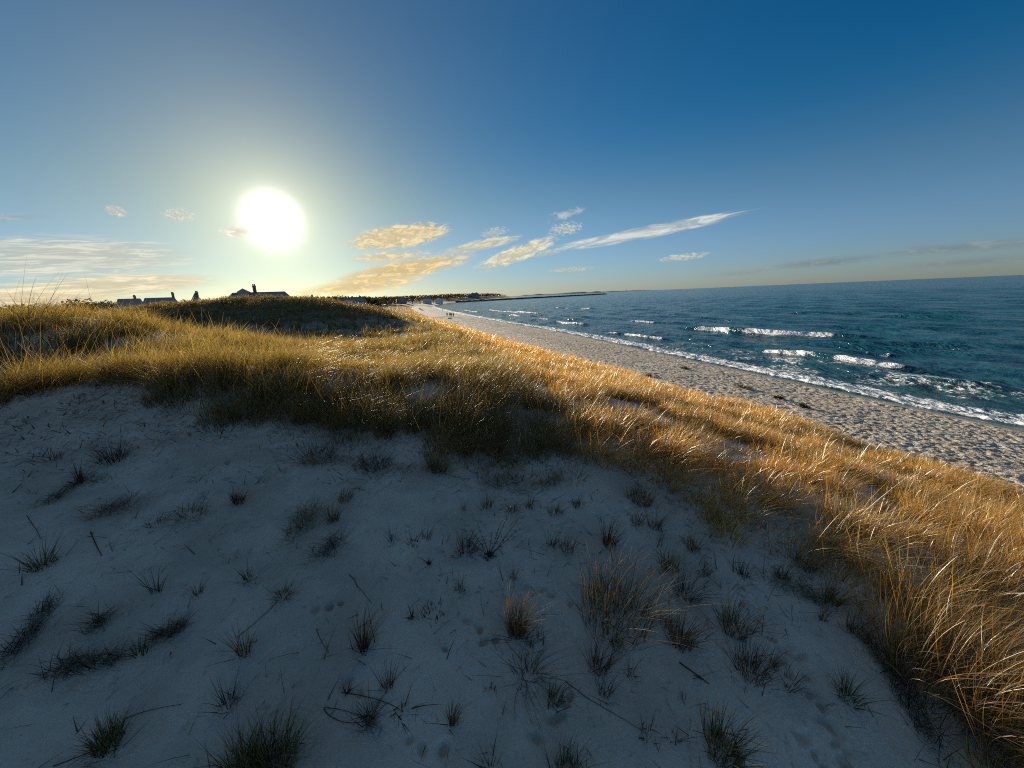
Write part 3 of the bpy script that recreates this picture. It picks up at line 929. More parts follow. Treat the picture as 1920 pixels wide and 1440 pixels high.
TUFTS = [
    # u, v, height, width, blades, palette, label, extras
    (1154, 1162, 115, 150, 240, 'gold', 'broadest golden brown tuft standing alone on the shaded sand', dict(rootr=.42)),
    (1277, 1203, 72, 66, 90, 'brown', 'dense squat brown tuft just right of the broadest golden tuft', {}),
    (1375, 1180, 75, 74, 90, 'brown', 'ragged brown tuft leaning right beside the trail of paw prints', dict(lean=.5)),
    (1407, 1263, 78, 84, 80, 'red', 'reddish fan-shaped tuft left of the line of paw prints', dict(lean=.55, bend=.2)),
    (1354, 1412, 105, 90, 110, 'green', 'tall greenish tuft at the bottom edge, right of the centre', {}),
    (1122, 1252, 84, 52, 50, 'red', 'thin reddish tuft below the broadest golden tuft', {}),
    (1136, 1302, 62, 40, 26, 'dark', 'black spiky sprig under the thin reddish tuft', {}),
    (1041, 1315, 58, 42, 44, 'green', 'small upright green tuft alone on smooth sand below the dense brown one', {}),
    (1185, 1268, 42, 28, 14, 'red', 'tiny slanting red sprig between the thin reddish tuft and the reddish fan', dict(lean=.6)),
    (1448, 1248, 42, 24, 22, 'dark', 'narrow dark tuft right of the reddish fan-shaped tuft', {}),
    (1480, 1284, 42, 44, 20, 'dark', 'small dark spread of spikes right of the paw print line', dict(lean=.7)),
    (1592, 1310, 60, 54, 60, 'green', 'green tuft on bare sand nearest the tall grass at the lower right', dict(lean=.55)),
    (1217, 1380, 46, 44, 12, 'dark', 'sparse black stubble spikes left of the tall greenish bottom tuft', dict(thick=1.5, bend=.1)),
    (1259, 1387, 42, 34, 10, 'dark', 'few-bladed dark sprig between black stubble and tall greenish bottom tuft', dict(lean=.6)),
    (1064, 1452, 72, 74, 90, 'green', 'bushy green tuft cut by the bottom edge right of centre', {}),
    (1199, 940, 48, 54, 110, 'pale', 'dense pale brown tuft at the top of the sand beside the golden slope', dict(rootr=.38)),
    (1142, 1022, 62, 40, 60, 'red', 'reddish brown tuft above the broadest golden tuft', {}),
    (1082, 949, 32, 26, 24, 'dark', 'small dark tuft right of the hanging ridge grass', {}),
    (1040, 962, 28, 36, 34, 'green', 'low green cushion of grass under the hanging ridge grass', dict(lean=.7)),
    (1062, 1029, 42, 44, 36, 'brown', 'brown tuft with a dark foot right of the dead beaded plant', {}),
    (1036, 1024, 46, 20, 14, 'dark', 'upright black stem tuft right beside the beaded plant', {}),
    (1229, 988, 46, 40, 40, 'pale', 'pale wispy tuft below the dense pale brown tuft', {}),
    (1195, 981, 38, 32, 30, 'brown', 'short brown tuft left of the pale wispy tuft', {}),
    (1300, 1030, 42, 34, 34, 'brown', 'brown tuft halfway between the pale wispy tuft and the golden slope', {}),
    (1255, 1065, 48, 48, 50, 'brown', 'bushy brown tuft above the black low tangle', {}),
    (1285, 1118, 64, 60, 60, 'dark', 'large black tangle of stems behind the dense squat tuft', dict(lean=.8)),
    (1322, 1075, 34, 34, 24, 'brown', 'short brown tuft above the ragged right-leaning tuft', {}),
    (1394, 1080, 44, 32, 26, 'dark', 'dark upright tuft alone on clean sand above the paw prints', {}),
    (1466, 1082, 34, 36, 30, 'dark', 'dark tuft growing in the green weed patch', {}),
    (1558, 1128, 66, 42, 70, 'gold', 'small bright orange tuft in sunlight beside the green weed patch', dict(bend=.8)),
    (1508, 1062, 66, 56, 70, 'pale', 'straw coloured tuft at the foot of the sunlit grass above the orange tuft', dict(bend=.8)),
    (1606, 1186, 66, 52, 50, 'pale', 'thin straw tuft between the orange tuft and the big arching clump', dict(bend=.8)),
    (1341, 978, 46, 30, 40, 'gold', 'narrow orange tuft on the sand rim under the sunlit slope', {}),
    (1155, 1210, 34, 32, 18, 'dark', 'dark sprig directly under the broadest golden tuft', {}),
    (1541, 1162, 36, 22, 16, 'green', 'thin green sprig under the small orange tuft', {}),
    (1250, 1172, 38, 36, 30, 'brown', 'brown tuft squeezed between broadest golden tuft and black tangle', {}),
    (682, 1216, 108, 46, 60, 'red', 'tall slim reddish tuft standing alone left of the centre', dict(rootr=.16, lean=.28)),
    (968, 1186, 92, 48, 120, 'gold', 'dense upright tan tuft in the centre of the bare sand', dict(rootr=.34, lean=.2)),
    (992, 1208, 66, 20, 10, 'dark', 'thin black stem right against the dense tan tuft', {}),
    (913, 951, 38, 24, 24, 'brown', 'small brown tuft above the dead beaded plant', {}),
    (993, 951, 34, 20, 24, 'brown', 'small brown tuft above and right of the dead beaded plant', {}),
    (959, 958, 26, 30, 26, 'dark', 'dark leafy tuft between the two small brown tufts', dict(lean=.7)),
    (868, 954, 28, 16, 12, 'dark', 'thin dark sprig left of the two small brown tufts', {}),
    (738, 1013, 46, 30, 12, 'dark', 'sparse long-bladed sprig right of the withered heap', dict(lean=.5)),
    (800, 1011, 40, 20, 10, 'dark', 'forked dark sprig halfway from withered heap to beaded plant', {}),
    (775, 1020, 34, 26, 12, 'dark', 'short dark stubs left of the forked dark sprig', dict(lean=.5, thick=1.4)),
    (862, 1107, 38, 24, 20, 'green', 'little green tuft below the dead beaded plant', {}),
    (623, 976, 48, 36, 44, 'green', 'green tuft growing out of the withered heap', {}),
    (873, 1034, 46, 46, 60, 'dark', 'black spiky tuft left of the dead beaded plant', dict(lean=.9)),
    (773, 1160, 26, 8, 5, 'dark', 'single short black stub left of the row of stubs', dict(thick=2.2, bend=.05)),
    (808, 1156, 26, 52, 18, 'dark', 'short row of leaning black stubs on smooth sand', dict(thick=1.8, bend=.05, lean=.6, rootr=.5)),
    (1012, 1200, 42, 24, 12, 'dark', 'dark bare sprig right of the dense tan tuft', {}),
    (965, 1083, 52, 20, 12, 'pale', 'thin pale wisp above the dense tan tuft', {}),
    (647, 937, 34, 36, 50, 'brown', 'curled brown tuft above the withered heap', dict(bend=1.2)),
    (805, 1058, 32, 8, 5, 'dark', 'lone black spike below the forked dark sprig', dict(thick=2)),
    (728, 1290, 62, 34, 22, 'red', 'open red-stemmed sprig below the tall slim reddish tuft', dict(bend=.1)),
    (848, 1357, 76, 26, 40, 'brown', 'narrow tied-looking brown tuft near the bottom, left of centre', dict(rootr=.14)),
    (990, 1268, 60, 70, 70, 'pale', 'flopped pale tuft lying over to the left under the dense tan tuft', dict(lean=1.5, bend=.9)),
    (650, 1300, 34, 10, 6, 'dark', 'slim black spike above the looped twig', dict(thick=2)),
    (753, 1337, 42, 56, 12, 'dark', 'low black spray of stems right of the looped twig', dict(lean=1.4, thick=1.8)),
    (513, 1440, 112, 120, 200, 'green', 'wide feathery green tuft at the bottom edge, right of its twin', dict(lean=.45)),
    (457, 1442, 108, 90, 150, 'green', 'tall feathery green tuft at the bottom edge, left of its twin', {}),
    (920, 1432, 62, 44, 14, 'dark', 'crossed black stems at the bottom edge left of the centre', dict(lean=.7, thick=1.6, bend=.1)),
    (917, 1294, 26, 26, 10, 'dark', 'small black stub with curled blades between flopped and narrow tufts', dict(lean=1.0)),
    (203, 1396, 78, 66, 130, 'green', 'dense dark green tuft near the bottom left corner', {}),
    (430, 1322, 66, 48, 34, 'dark', 'forked dark sprig above the feathery green twins', dict(lean=.6)),
    (458, 1226, 86, 30, 34, 'brown', 'tall thin brown tuft right of the long dark drift', {}),
    (263, 1226, 46, 34, 24, 'dark', 'dark tuft at the right end of the long dark drift', dict(lean=.7)),
    (293, 1110, 66, 24, 14, 'dark', 'few tall thin stems on the left part of the sand', {}),
    (372, 1113, 46, 22, 18, 'green', 'slanting green sprig right of the few tall thin stems', dict(lean=.7)),
    (77, 1062, 68, 54, 60, 'green', 'green tuft near the left edge leaning to the right', dict(lean=.6)),
    (447, 942, 40, 30, 60, 'red', 'rusty brown tuft left of the withered heap', dict(bend=.9)),
    (358, 968, 44, 76, 60, 'green', 'sprawling dark green weed left of the rusty brown tuft', dict(lean=1.3)),
    (293, 982, 26, 42, 36, 'dark', 'small dark weed left of the sprawling green weed', dict(lean=1.2)),
    (213, 862, 52, 66, 110, 'dark', 'dark bushy tuft below the ridge grass on the left', dict(lean=.7)),
    (150, 905, 58, 16, 30, 'dark', 'upright dark seed spike on the left above the dark drift', dict(lean=.12)),
    (467, 1088, 34, 34, 30, 'dark', 'dark flattened tuft under the rusty brown tuft', dict(lean=1.3)),
    (530, 1117, 30, 42, 60, 'green', 'low green rosette weed left of the straight dry stick', dict(lean=1.4)),
    (101, 862, 44, 34, 24, 'dark', 'dark sprig under the ridge grass near the left edge', dict(lean=.8)),
    (820, 880, 62, 60, 120, 'brown', 'shaggy brown tuft hanging below the ridge grass, left of its dark part', dict(bend=1.1)),
    (705, 872, 44, 70, 90, 'dark', 'dark tangled tuft under the ridge grass left of the shaggy brown one', dict(lean=1.0)),
    (596, 858, 48, 90, 100, 'dark', 'dark tangled tuft under the ridge grass above the withered heap', dict(lean=1.0)),
    (1785, 1300, 205, 240, 420, 'gold', 'big arching straw clump at the lower right, nearest the bare sand', dict(bend=1.25, lean=.4, rootr=.36, group=None)),
    (1925, 1420, 230, 240, 380, 'gold', 'big arching straw clump cut by the lower right corner', dict(bend=1.25, lean=.4, rootr=.36, group=None)),
    (1880, 1120, 190, 260, 420, 'gold', 'big arching straw clump at the right edge above the corner clump', dict(bend=1.3, lean=.4, rootr=.4, group=None)),
]
for (u, v, hp, wp, n, pal, lab, ex) in TUFTS:
    tuft(u, v, hp, wp, n, pal, lab, **ex)

# tall seed stalks against the sky on the left
for (u, v, top, n, lab) in [(22, 640, 482, 14, 'tall dark seed stalks against the sky at the very left edge'),
                            (60, 640, 492, 12, 'tall leaning seed stalks right of those at the left edge'),
                            (118, 640, 525, 16, 'fine seed stalks leaning left before the low horizon trees'),
                            (188, 640, 512, 2, 'single straight seed stalk rising above the grass on the left')]:
    p = spot(u, 668)
    k = depth_of(p) / FPX
    tuft(u, 668, (668 - top) * .92, 60, n, 'dark', lab, name='seed_stalks', cat='grass stalks', lean=.42 if n > 2 else .03, bend=.4 if n > 2 else .02, thick=2.4,
         rootr=.3, group=None)


# ------------------------------------------------------------------ mats of dead grass, heaps
def mat_heap(pts, wpx, n, pal, label, name='dead_grass_mat', cat='dead grass', hgt=.05, ln=.16):
    P3 = np.array([spot(*q) for q in pts])
    k = depth_of(P3.mean(0)) / FPX
    t = rng.uniform(0, len(pts) - 1.001, n) if len(pts) > 1 else np.zeros(n)
    i = t.astype(int)
    f = (t - i)[:, None]
    base = P3[i] * (1 - f) + P3[np.minimum(i + 1, len(pts) - 1)] * f
    w = wpx * k * .5
    x, y = base[:, 0] + w * .5 * np.clip(rng.normal(0, 1, n), -1.6, 1.6), base[:, 1] + w * .9 * np.clip(rng.normal(0, 1, n), -1.6, 1.6)
    z = land(x, y) + np.abs(rng.normal(0, hgt * .45, n))
    along = math.atan2(*(P3[-1] - P3[0])[[1, 0]]) if len(pts) > 1 else 0
    ang = along + rng.normal(0, .8, n) + rng.integers(0, 2, n) * math.pi
    c0, c1 = PAL[pal]
    br = rng.uniform(.5, 1.2, n)[:, None]
    V, F, C = blades(np.stack([x, y, z], -1), ln * rng.uniform(.4, 1.3, n), ang, rng.uniform(.8, 1.25, n), rng.uniform(0, .5, n), np.full(n, .0045), 4, c0[None] * br, c1[None] * br, sag=.5)
    c = P3.mean(0)
    o = mesh_from(name, V - c, F, M['dead'], attrs={'col': C})
    o.location = c
    return tag(o, label, cat, 'mats of dead grass on the sand')


mat_heap([(8, 1245), (60, 1185), (98, 1130)], 34, 420, 'dark', 'long dark mat of dead grass running to the left edge')
mat_heap([(95, 1262), (165, 1247), (235, 1236)], 26, 420, 'dark', 'long dark drift of dead grass left of the tall thin brown tuft')
mat_heap([(292, 1197), (318, 1190), (345, 1180)], 18, 260, 'dark', 'dark wedge of dead grass under the few tall thin stems')
mat_heap([(187, 1172)], 26, 160, 'dark', 'round dark clod of dead grass above the long dark drift')
mat_heap([(78, 948), (125, 925), (150, 900), (205, 905)], 24, 420, 'dark', 'curved dark drift of dead grass under the upright seed spike')
mat_heap([(185, 965), (215, 950), (245, 955)], 42, 320, 'red', 'reddish patch of fallen stems on the left part of the sand', name='fallen_stems')
mat_heap([(553, 1012), (565, 985), (590, 970)], 46, 420, 'brown', 'withered heap of brown grass left of the dead beaded plant', name='withered_heap', hgt=.16, ln=.22)
mat_heap([(600, 1040), (630, 1022)], 36, 260, 'dark', 'dark flat heap of dead grass at the foot of the withered brown heap')
mat_heap([(693, 1355)], 22, 120, 'dark', 'dark knot of dead grass at the end of the looped twig')
mat_heap([(1438, 1092), (1475, 1100), (1515, 1115), (1552, 1145)], 34, 520, 'green', 'dark green weed patch along the sand edge below the sunlit grass', name='weed_patch', cat='weeds', hgt=.09, ln=.09)
mat_heap([(1640, 1215), (1690, 1290), (1745, 1400)], 40, 500, 'dark', 'dark mat of dead grass at the foot of the big arching clumps')
mat_heap([(560, 870), (640, 862), (720, 885), (830, 880)], 30, 900, 'brown', 'brown mat of fallen grass under the middle of the ridge grass')
mat_heap([(900, 900), (980, 920), (1050, 905)], 24, 420, 'dark', 'dark mat of fallen grass under the right end of the ridge grass')

# ------------------------------------------------------------------ the dead plant with beaded stalks
def beaded_plant():
    p = spot(917, 1042)
    k = depth_of(p) / FPX
    root = empty('dead_plant', p)
    tag(root, 'black dead plant with beaded curving stalks on the sand', 'plant')
    for (dx, hh, cv) in [(38, 92, .5), (22, 70, .35), (58, 78, .25), (-22, 55, -.5), (-34, 40, -.4), (48, 52, .6), (6, 46, .1), (-8, 66, -.7)]:
        mb = MB()
        pts = []
        for t in np.linspace(0, 1, 9):
            pts.append(((dx * t ** .8 + cv * 16 * t * t) * k, rng.normal(0, .006) - .03 * t, hh * k * 1.1 * t))
        mb.tube(pts, [.0042 - .0022 * t for t in np.linspace(0, 1, 9)], 5)
        for j in range(2, 9):
            for q in range(4):
                c = Vector(pts[j]) + Vector(rng.normal(0, .006, 3))
                a = rng.uniform(0, 6.28)
                e = Vector((math.cos(a), math.sin(a), rng.uniform(-.7, .3))) * rng.uniform(.012, .024)
                s = e.cross(Vector((0, 0, 1))).normalized() * .005
                mb.add([c, c + e * .5 + s, c + e, c + e * .5 - s], [(0, 1, 2, 3)])
        mb.build('stalk', M['twig'], root)
    mb = MB()
    for j in range(60):
        a, L = rng.uniform(0, 6.28), rng.uniform(.03, .10)
        c = Vector((rng.normal(0, .03), rng.normal(0, .03), .004))
        e = Vector((math.cos(a), math.sin(a), rng.uniform(0, .5))) * L
        s = e.cross(Vector((0, 0, 1))).normalized() * .006
        mb.add([c, c + e * .5 + s, c + e, c + e * .5 - s], [(0, 1, 2, 3)])
    mb.build('withered_leaves', M['twig'], root)


beaded_plant()


# ------------------------------------------------------------------ twigs
def twig(pts, rad, label, mat='twig', lift=.008):
    P3 = [spot(*q) for q in pts]
    P3 = chaikin([q[:2] for q in P3], 2) if len(P3) > 2 else np.array([P3[0][:2] * (1 - t) + P3[1][:2] * t + rng.normal(0, .006, 2) for t in np.linspace(0, 1, 6)])
    z = land(P3[:, 0], P3[:, 1]) + lift
    c = np.array([P3[0, 0], P3[0, 1], z[0]])
    mb = MB()
    n = len(P3)
    mb.tube([np.array([a, b, zz]) - c for (a, b), zz in zip(P3, z)], [.65 * rad * (1 - .6 * i / n) for i in range(n)], 6)
    for j in range(3):
        i = int(rng.integers(1, n - 1))
        s = np.array([P3[i, 0], P3[i, 1], z[i]]) - c
        mb.tube([s, s + np.array([rng.normal(0, .03), rng.normal(0, .03), .02])], [rad * .5, rad * .2], 5)
    o = mb.build('twig', M[mat], smooth=True)
    o.location = c
    tag(o, label, 'twig', 'twigs and dry stems on the sand')


twig([(607, 1330), (618, 1345), (645, 1357), (690, 1353)], .006, 'looped dark twig curving low beside the dark knot of grass')
twig([(607, 1328), (640, 1331), (690, 1345)], .005, 'dark twig closing the upper side of the twig loop')
twig([(640, 1299), (690, 1307), (730, 1320), (757, 1336)], .006, 'long dark stem running right above the twig loop')
twig([(655, 1077), (698, 1133)], .006, 'straight dry stick right of the low green rosette weed')
twig([(985, 1098), (998, 1102), (1008, 1120)], .004, 'pale curled dry stem right of the thin pale wisp', 'wood')
twig([(1060, 1279), (1100, 1310), (1142, 1333), (1215, 1378)], .005, 'long thin runner crossing the sand to the black stubble')
twig([(1274, 1243), (1300, 1262), (1330, 1284)], .010, 'thick dark root under the dense squat brown tuft')
twig([(50, 967), (66, 990), (78, 1013)], .006, 'bent dark stick above the green tuft at the left edge')
twig([(170, 998), (180, 1022), (191, 1043)], .010, 'thick dark stick below the reddish patch of fallen stems')
twig([(593, 1180), (603, 1205), (617, 1223)], .004, 'thin bent stem left of the tall slim reddish tuft')
twig([(445, 1195), (480, 1168), (525, 1125)], .005, 'slanting dark stem leading up to the low rosette weed')
twig([(100, 1438), (160, 1415), (200, 1402)], .006, 'dark runner by the dense tuft in the bottom left corner')
twig([(230, 1350), (290, 1330), (340, 1322)], .005, 'faint straight runner right of the bottom left tuft')
twig([(1545, 1325), (1570, 1322)], .004, 'short pale straw left of the green tuft at lower right', 'wood')
twig([(1096, 1405), (1112, 1425)], .004, 'short pale straw right of the bushy bottom tuft', 'wood')


def litter():
    n = 60000
    a, r = np.radians(rng.uniform(-72, 66, n)), np.sqrt(rng.uniform(1.2 ** 2, 17 ** 2, n))
    x, y = r * np.sin(a), r * np.cos(a)
    rb = np.interp(np.degrees(a), rim_az, rim_r, left=rim_r[0])
    q = (rb - r)
    pr = np.where(q < -1, 0, np.exp(-np.clip(q, 0, None) / 1.6) * .9 + .10) * sstep(-.5, .3, fbm(x, y, .7, 2, 161))
    ok = rng.uniform(0, 1, n) < pr
    x, y = x[ok], y[ok]
    m = len(x)
    br = rng.uniform(.3, 1.5, m)[:, None]
    V, F, C = blades(np.stack([x, y, land(x, y) + .004], -1), rng.uniform(.03, .2, m), rng.uniform(0, 6.28, m), rng.uniform(1.2, 1.6, m), rng.uniform(0, .35, m), rng.uniform(.5, 1.4, m) * (.0022 + .0013 * np.hypot(x, y)), 3,
                     PAL['dark'][1][None] * br, PAL['dark'][1][None] * br, sag=.15)
    n2 = 9000
    a, r = np.radians(rng.uniform(-70, 64, n2)), np.sqrt(rng.uniform(1.6 ** 2, 15 ** 2, n2))
    x, y = r * np.sin(a), r * np.cos(a)
    rb = np.interp(np.degrees(a), rim_az, rim_r, left=rim_r[0])
    run = np.abs(fbm(x, y, 1.7, 2, 163))                  # runners: stems stand in wandering rows
    ok = (r < rb + .3) & (rng.uniform(0, 1, n2) < np.exp(-(run / .035) ** 2) * (.35 + .65 * np.exp(-np.clip(rb - r, 0, None) / 2.5)))
    x, y, r = x[ok], y[ok], r[ok]
    m = len(x)
    br = rng.uniform(.5, 1.4, m)[:, None]
    P2 = blades(np.stack([x, y, land(x, y) - .01], -1), rng.uniform(.05, .26, m), rng.uniform(0, 6.28, m), rng.uniform(0, .7, m), rng.uniform(0, .8, m), .0018 + .0006 * r, 4,
                PAL['brown'][0][None] * br, PAL['brown'][1][None] * br)
    V, F, C = join([(V, F, C)] + [blades(np.stack([x, y, land(x, y) + .004], -1), rng.uniform(.04, .12, m), rng.uniform(0, 6.28, m), np.full(m, 1.5), np.zeros(m), .003 + .0008 * r, 4,
                                         PAL['dark'][0][None] * br, PAL['dark'][1][None] * br)[:3], P2])
    tag(mesh_from('grass_litter', V, F, M['dead'], attrs={'col': C}), 'scattered scraps of dead grass on the shaded sand', 'litter', kind='stuff')


litter()

# ------------------------------------------------------------------ people on the beach
def person(u, v, head, stride, coat_m, leg_m, label, hood=False, arm=.12):
    p = spot(u, v)
    root = empty('person', (p[0], p[1], p[2]), head)
    tag(root, label, 'person', 'people walking on the far beach')
    vs_, es, rad = [], [], []
    def chain(pts, rr, start=None):
        prev = start
        for q, r_ in zip(pts, rr):
            vs_.append(q); rad.append(r_)
            if prev is not None:
                es.append((prev, len(vs_) - 1))
            prev = len(vs_) - 1
        return prev
    pel = chain([(0, 0, .95)], [.15])
    neck = chain([(0, 0, 1.15), (0, .01, 1.36), (0, .015, 1.50)], [.14, .16, .06], pel)
    chain([(0, .02, 1.60), (0, .03, 1.70)], [.095, .075], neck)
    for s in (-1, 1):
        st = stride * s
        chain([(s * .1, 0, .88), (s * .1, st * .5 + .03, .48), (s * .1, st, .08), (s * .1, st + .16, .04)], [.095, .062, .045, .04], pel)
        chain([(s * .21, 0, 1.38), (s * .26, -st * .35, 1.12), (s * .25, -st * .6 + arm, .88), (s * .245, -st * .6 + arm + .04, .79)], [.062, .048, .036, .03], neck - 1)
    me = bpy.data.meshes.new('body')
    me.from_pydata(vs_, es, [])
    o = bpy.data.objects.new('body', me)
    COL.objects.link(o)
    o.parent = root
    me.materials.append(M['skin'])
    md = o.modifiers.new('skin', 'SKIN')
    for i, sv_ in enumerate(me.skin_vertices[0].data):
        sv_.radius = (rad[i], rad[i])
        sv_.use_root = i == 0
    o.modifiers.new('smooth', 'SUBSURF').levels = 1
    mb = MB()
    prof = [(.235, .72), (.22, .95), (.20, 1.15), (.235, 1.36), (.13, 1.49)]
    for i in range(len(prof) - 1):
        (r0, z0), (r1, z1) = prof[i], prof[i + 1]
        for k in range(12):
            a0, a1 = 2 * math.pi * k / 12, 2 * math.pi * (k + 1) / 12
            mb.add([(r0 * math.cos(a0), r0 * .72 * math.sin(a0), z0), (r0 * math.cos(a1), r0 * .72 * math.sin(a1), z0),
                    (r1 * math.cos(a1), r1 * .72 * math.sin(a1), z1), (r1 * math.cos(a0), r1 * .72 * math.sin(a0), z1)], [(0, 1, 2, 3)])
    for s in (-1, 1):
        st = stride * s
        mb.tube([(s * .20, 0, 1.40), (s * .265, -st * .35, 1.12), (s * .255, -st * .6 + arm, .88)], [.085, .072, .055], 8)
    mb.build('coat', M[coat_m], root, True)
    mb = MB()
    for s in (-1, 1):
        st = stride * s
        mb.tube([(s * .09, 0, .92), (s * .1, st * .5 + .03, .48), (s * .1, st, .07)], [.125, .085, .068], 8)
    mb.build('trousers', M[leg_m], root, True)
    mb = MB()
    for i in range(5):
        for k in range(10):
            t0, t1 = i / 5 * 1.7, (i + 1) / 5 * 1.7
            a0, a1 = 2 * math.pi * k / 10, 2 * math.pi * (k + 1) / 10
            f = lambda t, a: (.112 * math.sin(t) * math.cos(a), .0 + .125 * math.sin(t) * math.sin(a), 1.66 + .125 * math.cos(t))
            mb.add([f(t0, a0), f(t1, a0), f(t1, a1), f(t0, a1)], [(0, 1, 2, 3)])
    mb.build('hood' if hood else 'hair', M[coat_m if hood else 'hair'], root, True)


person(838.5, 593.2, .5, .22, 'dark', 'dark', 'person in a dark coat, leftmost of the four on the beach')
person(843.8, 593.4, .3, .12, 'grey', 'navy', 'person in a grey jacket walking close beside a companion')
person(846.3, 593.6, .35, .26, 'dark', 'navy', 'person in black, right one of the close pair')
person(850.2, 593.8, .2, .30, 'navy', 'dark', 'person striding at the right of the group on the beach', True)
person(830.5, 583.0, 1.2, .18, 'dark', 'dark', 'lone far person standing at the water line beyond the group')


# ------------------------------------------------------------------ wrack and driftwood on the beach
def clump(u, v, wpx, label, long=1.8):
    p = spot(u, v)
    k = depth_of(p) / FPX
    n = 160
    x, y = [wpx * k * q * np.clip(rng.normal(0, 1, n), -1.5, 1.5) for q in (.35, .7 / long)]
    z = beach_z(inland(p[0] + x, p[1] + y)) - p[2] + .03 + np.abs(rng.normal(0, .05, n))
    V, F, C = blades(np.stack([x, y, z], -1), rng.uniform(.1, .35, n), rng.uniform(0, 6.28, n), rng.uniform(.7, 1.2, n), rng.uniform(0, .6, n), np.full(n, .045), 3,
                     np.tile((.02, .016, .011), (n, 1)), np.tile((.03, .022, .014), (n, 1)))
    o = mesh_from('seaweed', V, F, M['dead'], attrs={'col': C})
    o.location = p
    tag(o, label, 'seaweed', 'seaweed clumps on the beach')


clump(1283, 692, 14, 'small dark seaweed clump, farthest of those on the near beach')
clump(1394, 728, 22, 'largest dark seaweed clump, lying mid beach')
clump(1458, 748, 16, 'thin dark seaweed strip right of the largest clump', 3)
clump(1505, 764, 14, 'small dark seaweed clump nearest the camera along the grass')
clump(1216, 706, 8, 'tiny dark seaweed speck close to the dune grass')


def log():
    a, b = spot(839.5, 597.5), spot(848, 597.0)
    mb = MB()
    L = np.linalg.norm(b - a)
    mb.tube([(0, 0, .12), (L * .4, .05, .17), (L * .8, 0, .15), (L, .06, .2)], [.2, .19, .15, .1], 9)
    mb.tube([(L * .6, 0, .2), (L * .7, .3, .5)], [.06, .03], 6)
    o = mb.build('driftwood_log', M['wood'], smooth=True)
    o.location, o.rotation_euler.z = a, math.atan2(b[1] - a[1], b[0] - a[0])
    tag(o, 'dark driftwood log on the sand in front of the walkers', 'driftwood')


log()


# ------------------------------------------------------------------ houses
def polar(u, r):
    dvv = ray(u, 553)
    h = math.hypot(dvv[0], dvv[1])
    return dvv[0] / h * r, dvv[1] / h * r


def height_at(u, v, r):
    dvv = ray(u, v)
    return EYE[2] + dvv[2] / math.hypot(dvv[0], dvv[1]) * r


def house(u, vtop, r, wpx, label, chimneys=((.2, .5),), roof_h=.42, depth=8.0, wall='shingle', dormer=False, hip=True, turn=0.0):
    x, y = polar(u, r)
    z0 = float(land(np.array([x]), np.array([y]))[0]) - .3
    top = height_at(u, vtop, r)
    H = max(top - z0, 4.0)
    w = wpx / FPX * depth_of((x, y, 8.0))
    eave = H - min(H * roof_h, 3.6)
    root = empty('house', (x, y, z0), -math.atan2(x, y) + turn)
    tag(root, label, 'house', 'shingled houses behind the dunes')
    mb = MB()
    mb.box((0, 0, eave / 2), (w, depth, eave))
    if not hip:
        mb.prism([(-w / 2, eave), (w / 2, eave), (0, H - .1)], depth, -depth / 2)
    wl = mb.build('wall', M[wall], root)
    mb = MB()
    o, ix = .45, (w * .12 if hip else 0)
    if hip:
        b = [(-w / 2 - o, -depth / 2 - o, eave), (w / 2 + o, -depth / 2 - o, eave), (w / 2 + o, depth / 2 + o, eave), (-w / 2 - o, depth / 2 + o, eave)]
        t = [(-w / 2 + ix, 0, H), (w / 2 - ix, 0, H)]
        mb.add(b + t + [(q[0], q[1], q[2] - .2) for q in b], [(0, 1, 5, 4), (2, 3, 4, 5), (1, 2, 5), (3, 0, 4), (0, 6, 7, 1), (1, 7, 8, 2), (2, 8, 9, 3), (3, 9, 6, 0), (9, 8, 7, 6)])
    else:
        for s in (-1, 1):
            mb.add([(0, -depth / 2 - o, H), (0, depth / 2 + o, H), (s * (w / 2 + o), depth / 2 + o, eave - .2), (s * (w / 2 + o), -depth / 2 - o, eave - .2),
                    (0, -depth / 2 - o, H + .2), (0, depth / 2 + o, H + .2), (s * (w / 2 + o), depth / 2 + o, eave), (s * (w / 2 + o), -depth / 2 - o, eave)],
                   [(0, 1, 2, 3), (4, 7, 6, 5), (0, 3, 7, 4), (1, 5, 6, 2), (3, 2, 6, 7)])
    rf = mb.build('roof', M['roof'], root)
    for (cx, ch) in chimneys:
        mb = MB()
        s = .65 if w > 9 else .55
        mb.box((cx * w, 0, H + ch / 2 - .4), (s * 1.1, s, ch + .8))
        mb.box((cx * w, 0, H + ch + .08), (s * 1.35, s * 1.25, .16))
        for q in (-.25, .25):
            mb.box((cx * w + q * s, 0, H + ch + .36), (.26, .26, .4))
        mb.build('chimney', M['brick'], rf)
    nwin = max(2, int(w / 3.2))
    for fl in range(2 if eave > 5 else 1):
        for i in range(nwin):
            zz = 1.7 + fl * 2.7
            xx = (i + .5) / nwin * w - w / 2
            fm = MB()
            fm.box((xx, -depth / 2 - .04, zz), (1.15, .10, 1.5))
            f = fm.build('window', M['white'], wl)
            gm = MB()
            gm.box((xx, -depth / 2 - .10, zz), (.92, .06, 1.26))
            gm.build('pane', M['glass'], wl)
    if dormer:
        d = MB()
        d.box((-w * .22, -depth * .2, H - .9), (2.2, depth * .4, 1.8))
        d.prism([(-w * .22 - 1.3, H), (-w * .22 + 1.3, H), (-w * .22, H + .8)], depth * .4, -depth * .4)
        d.build('dormer', M['shingle'], rf)
    return root


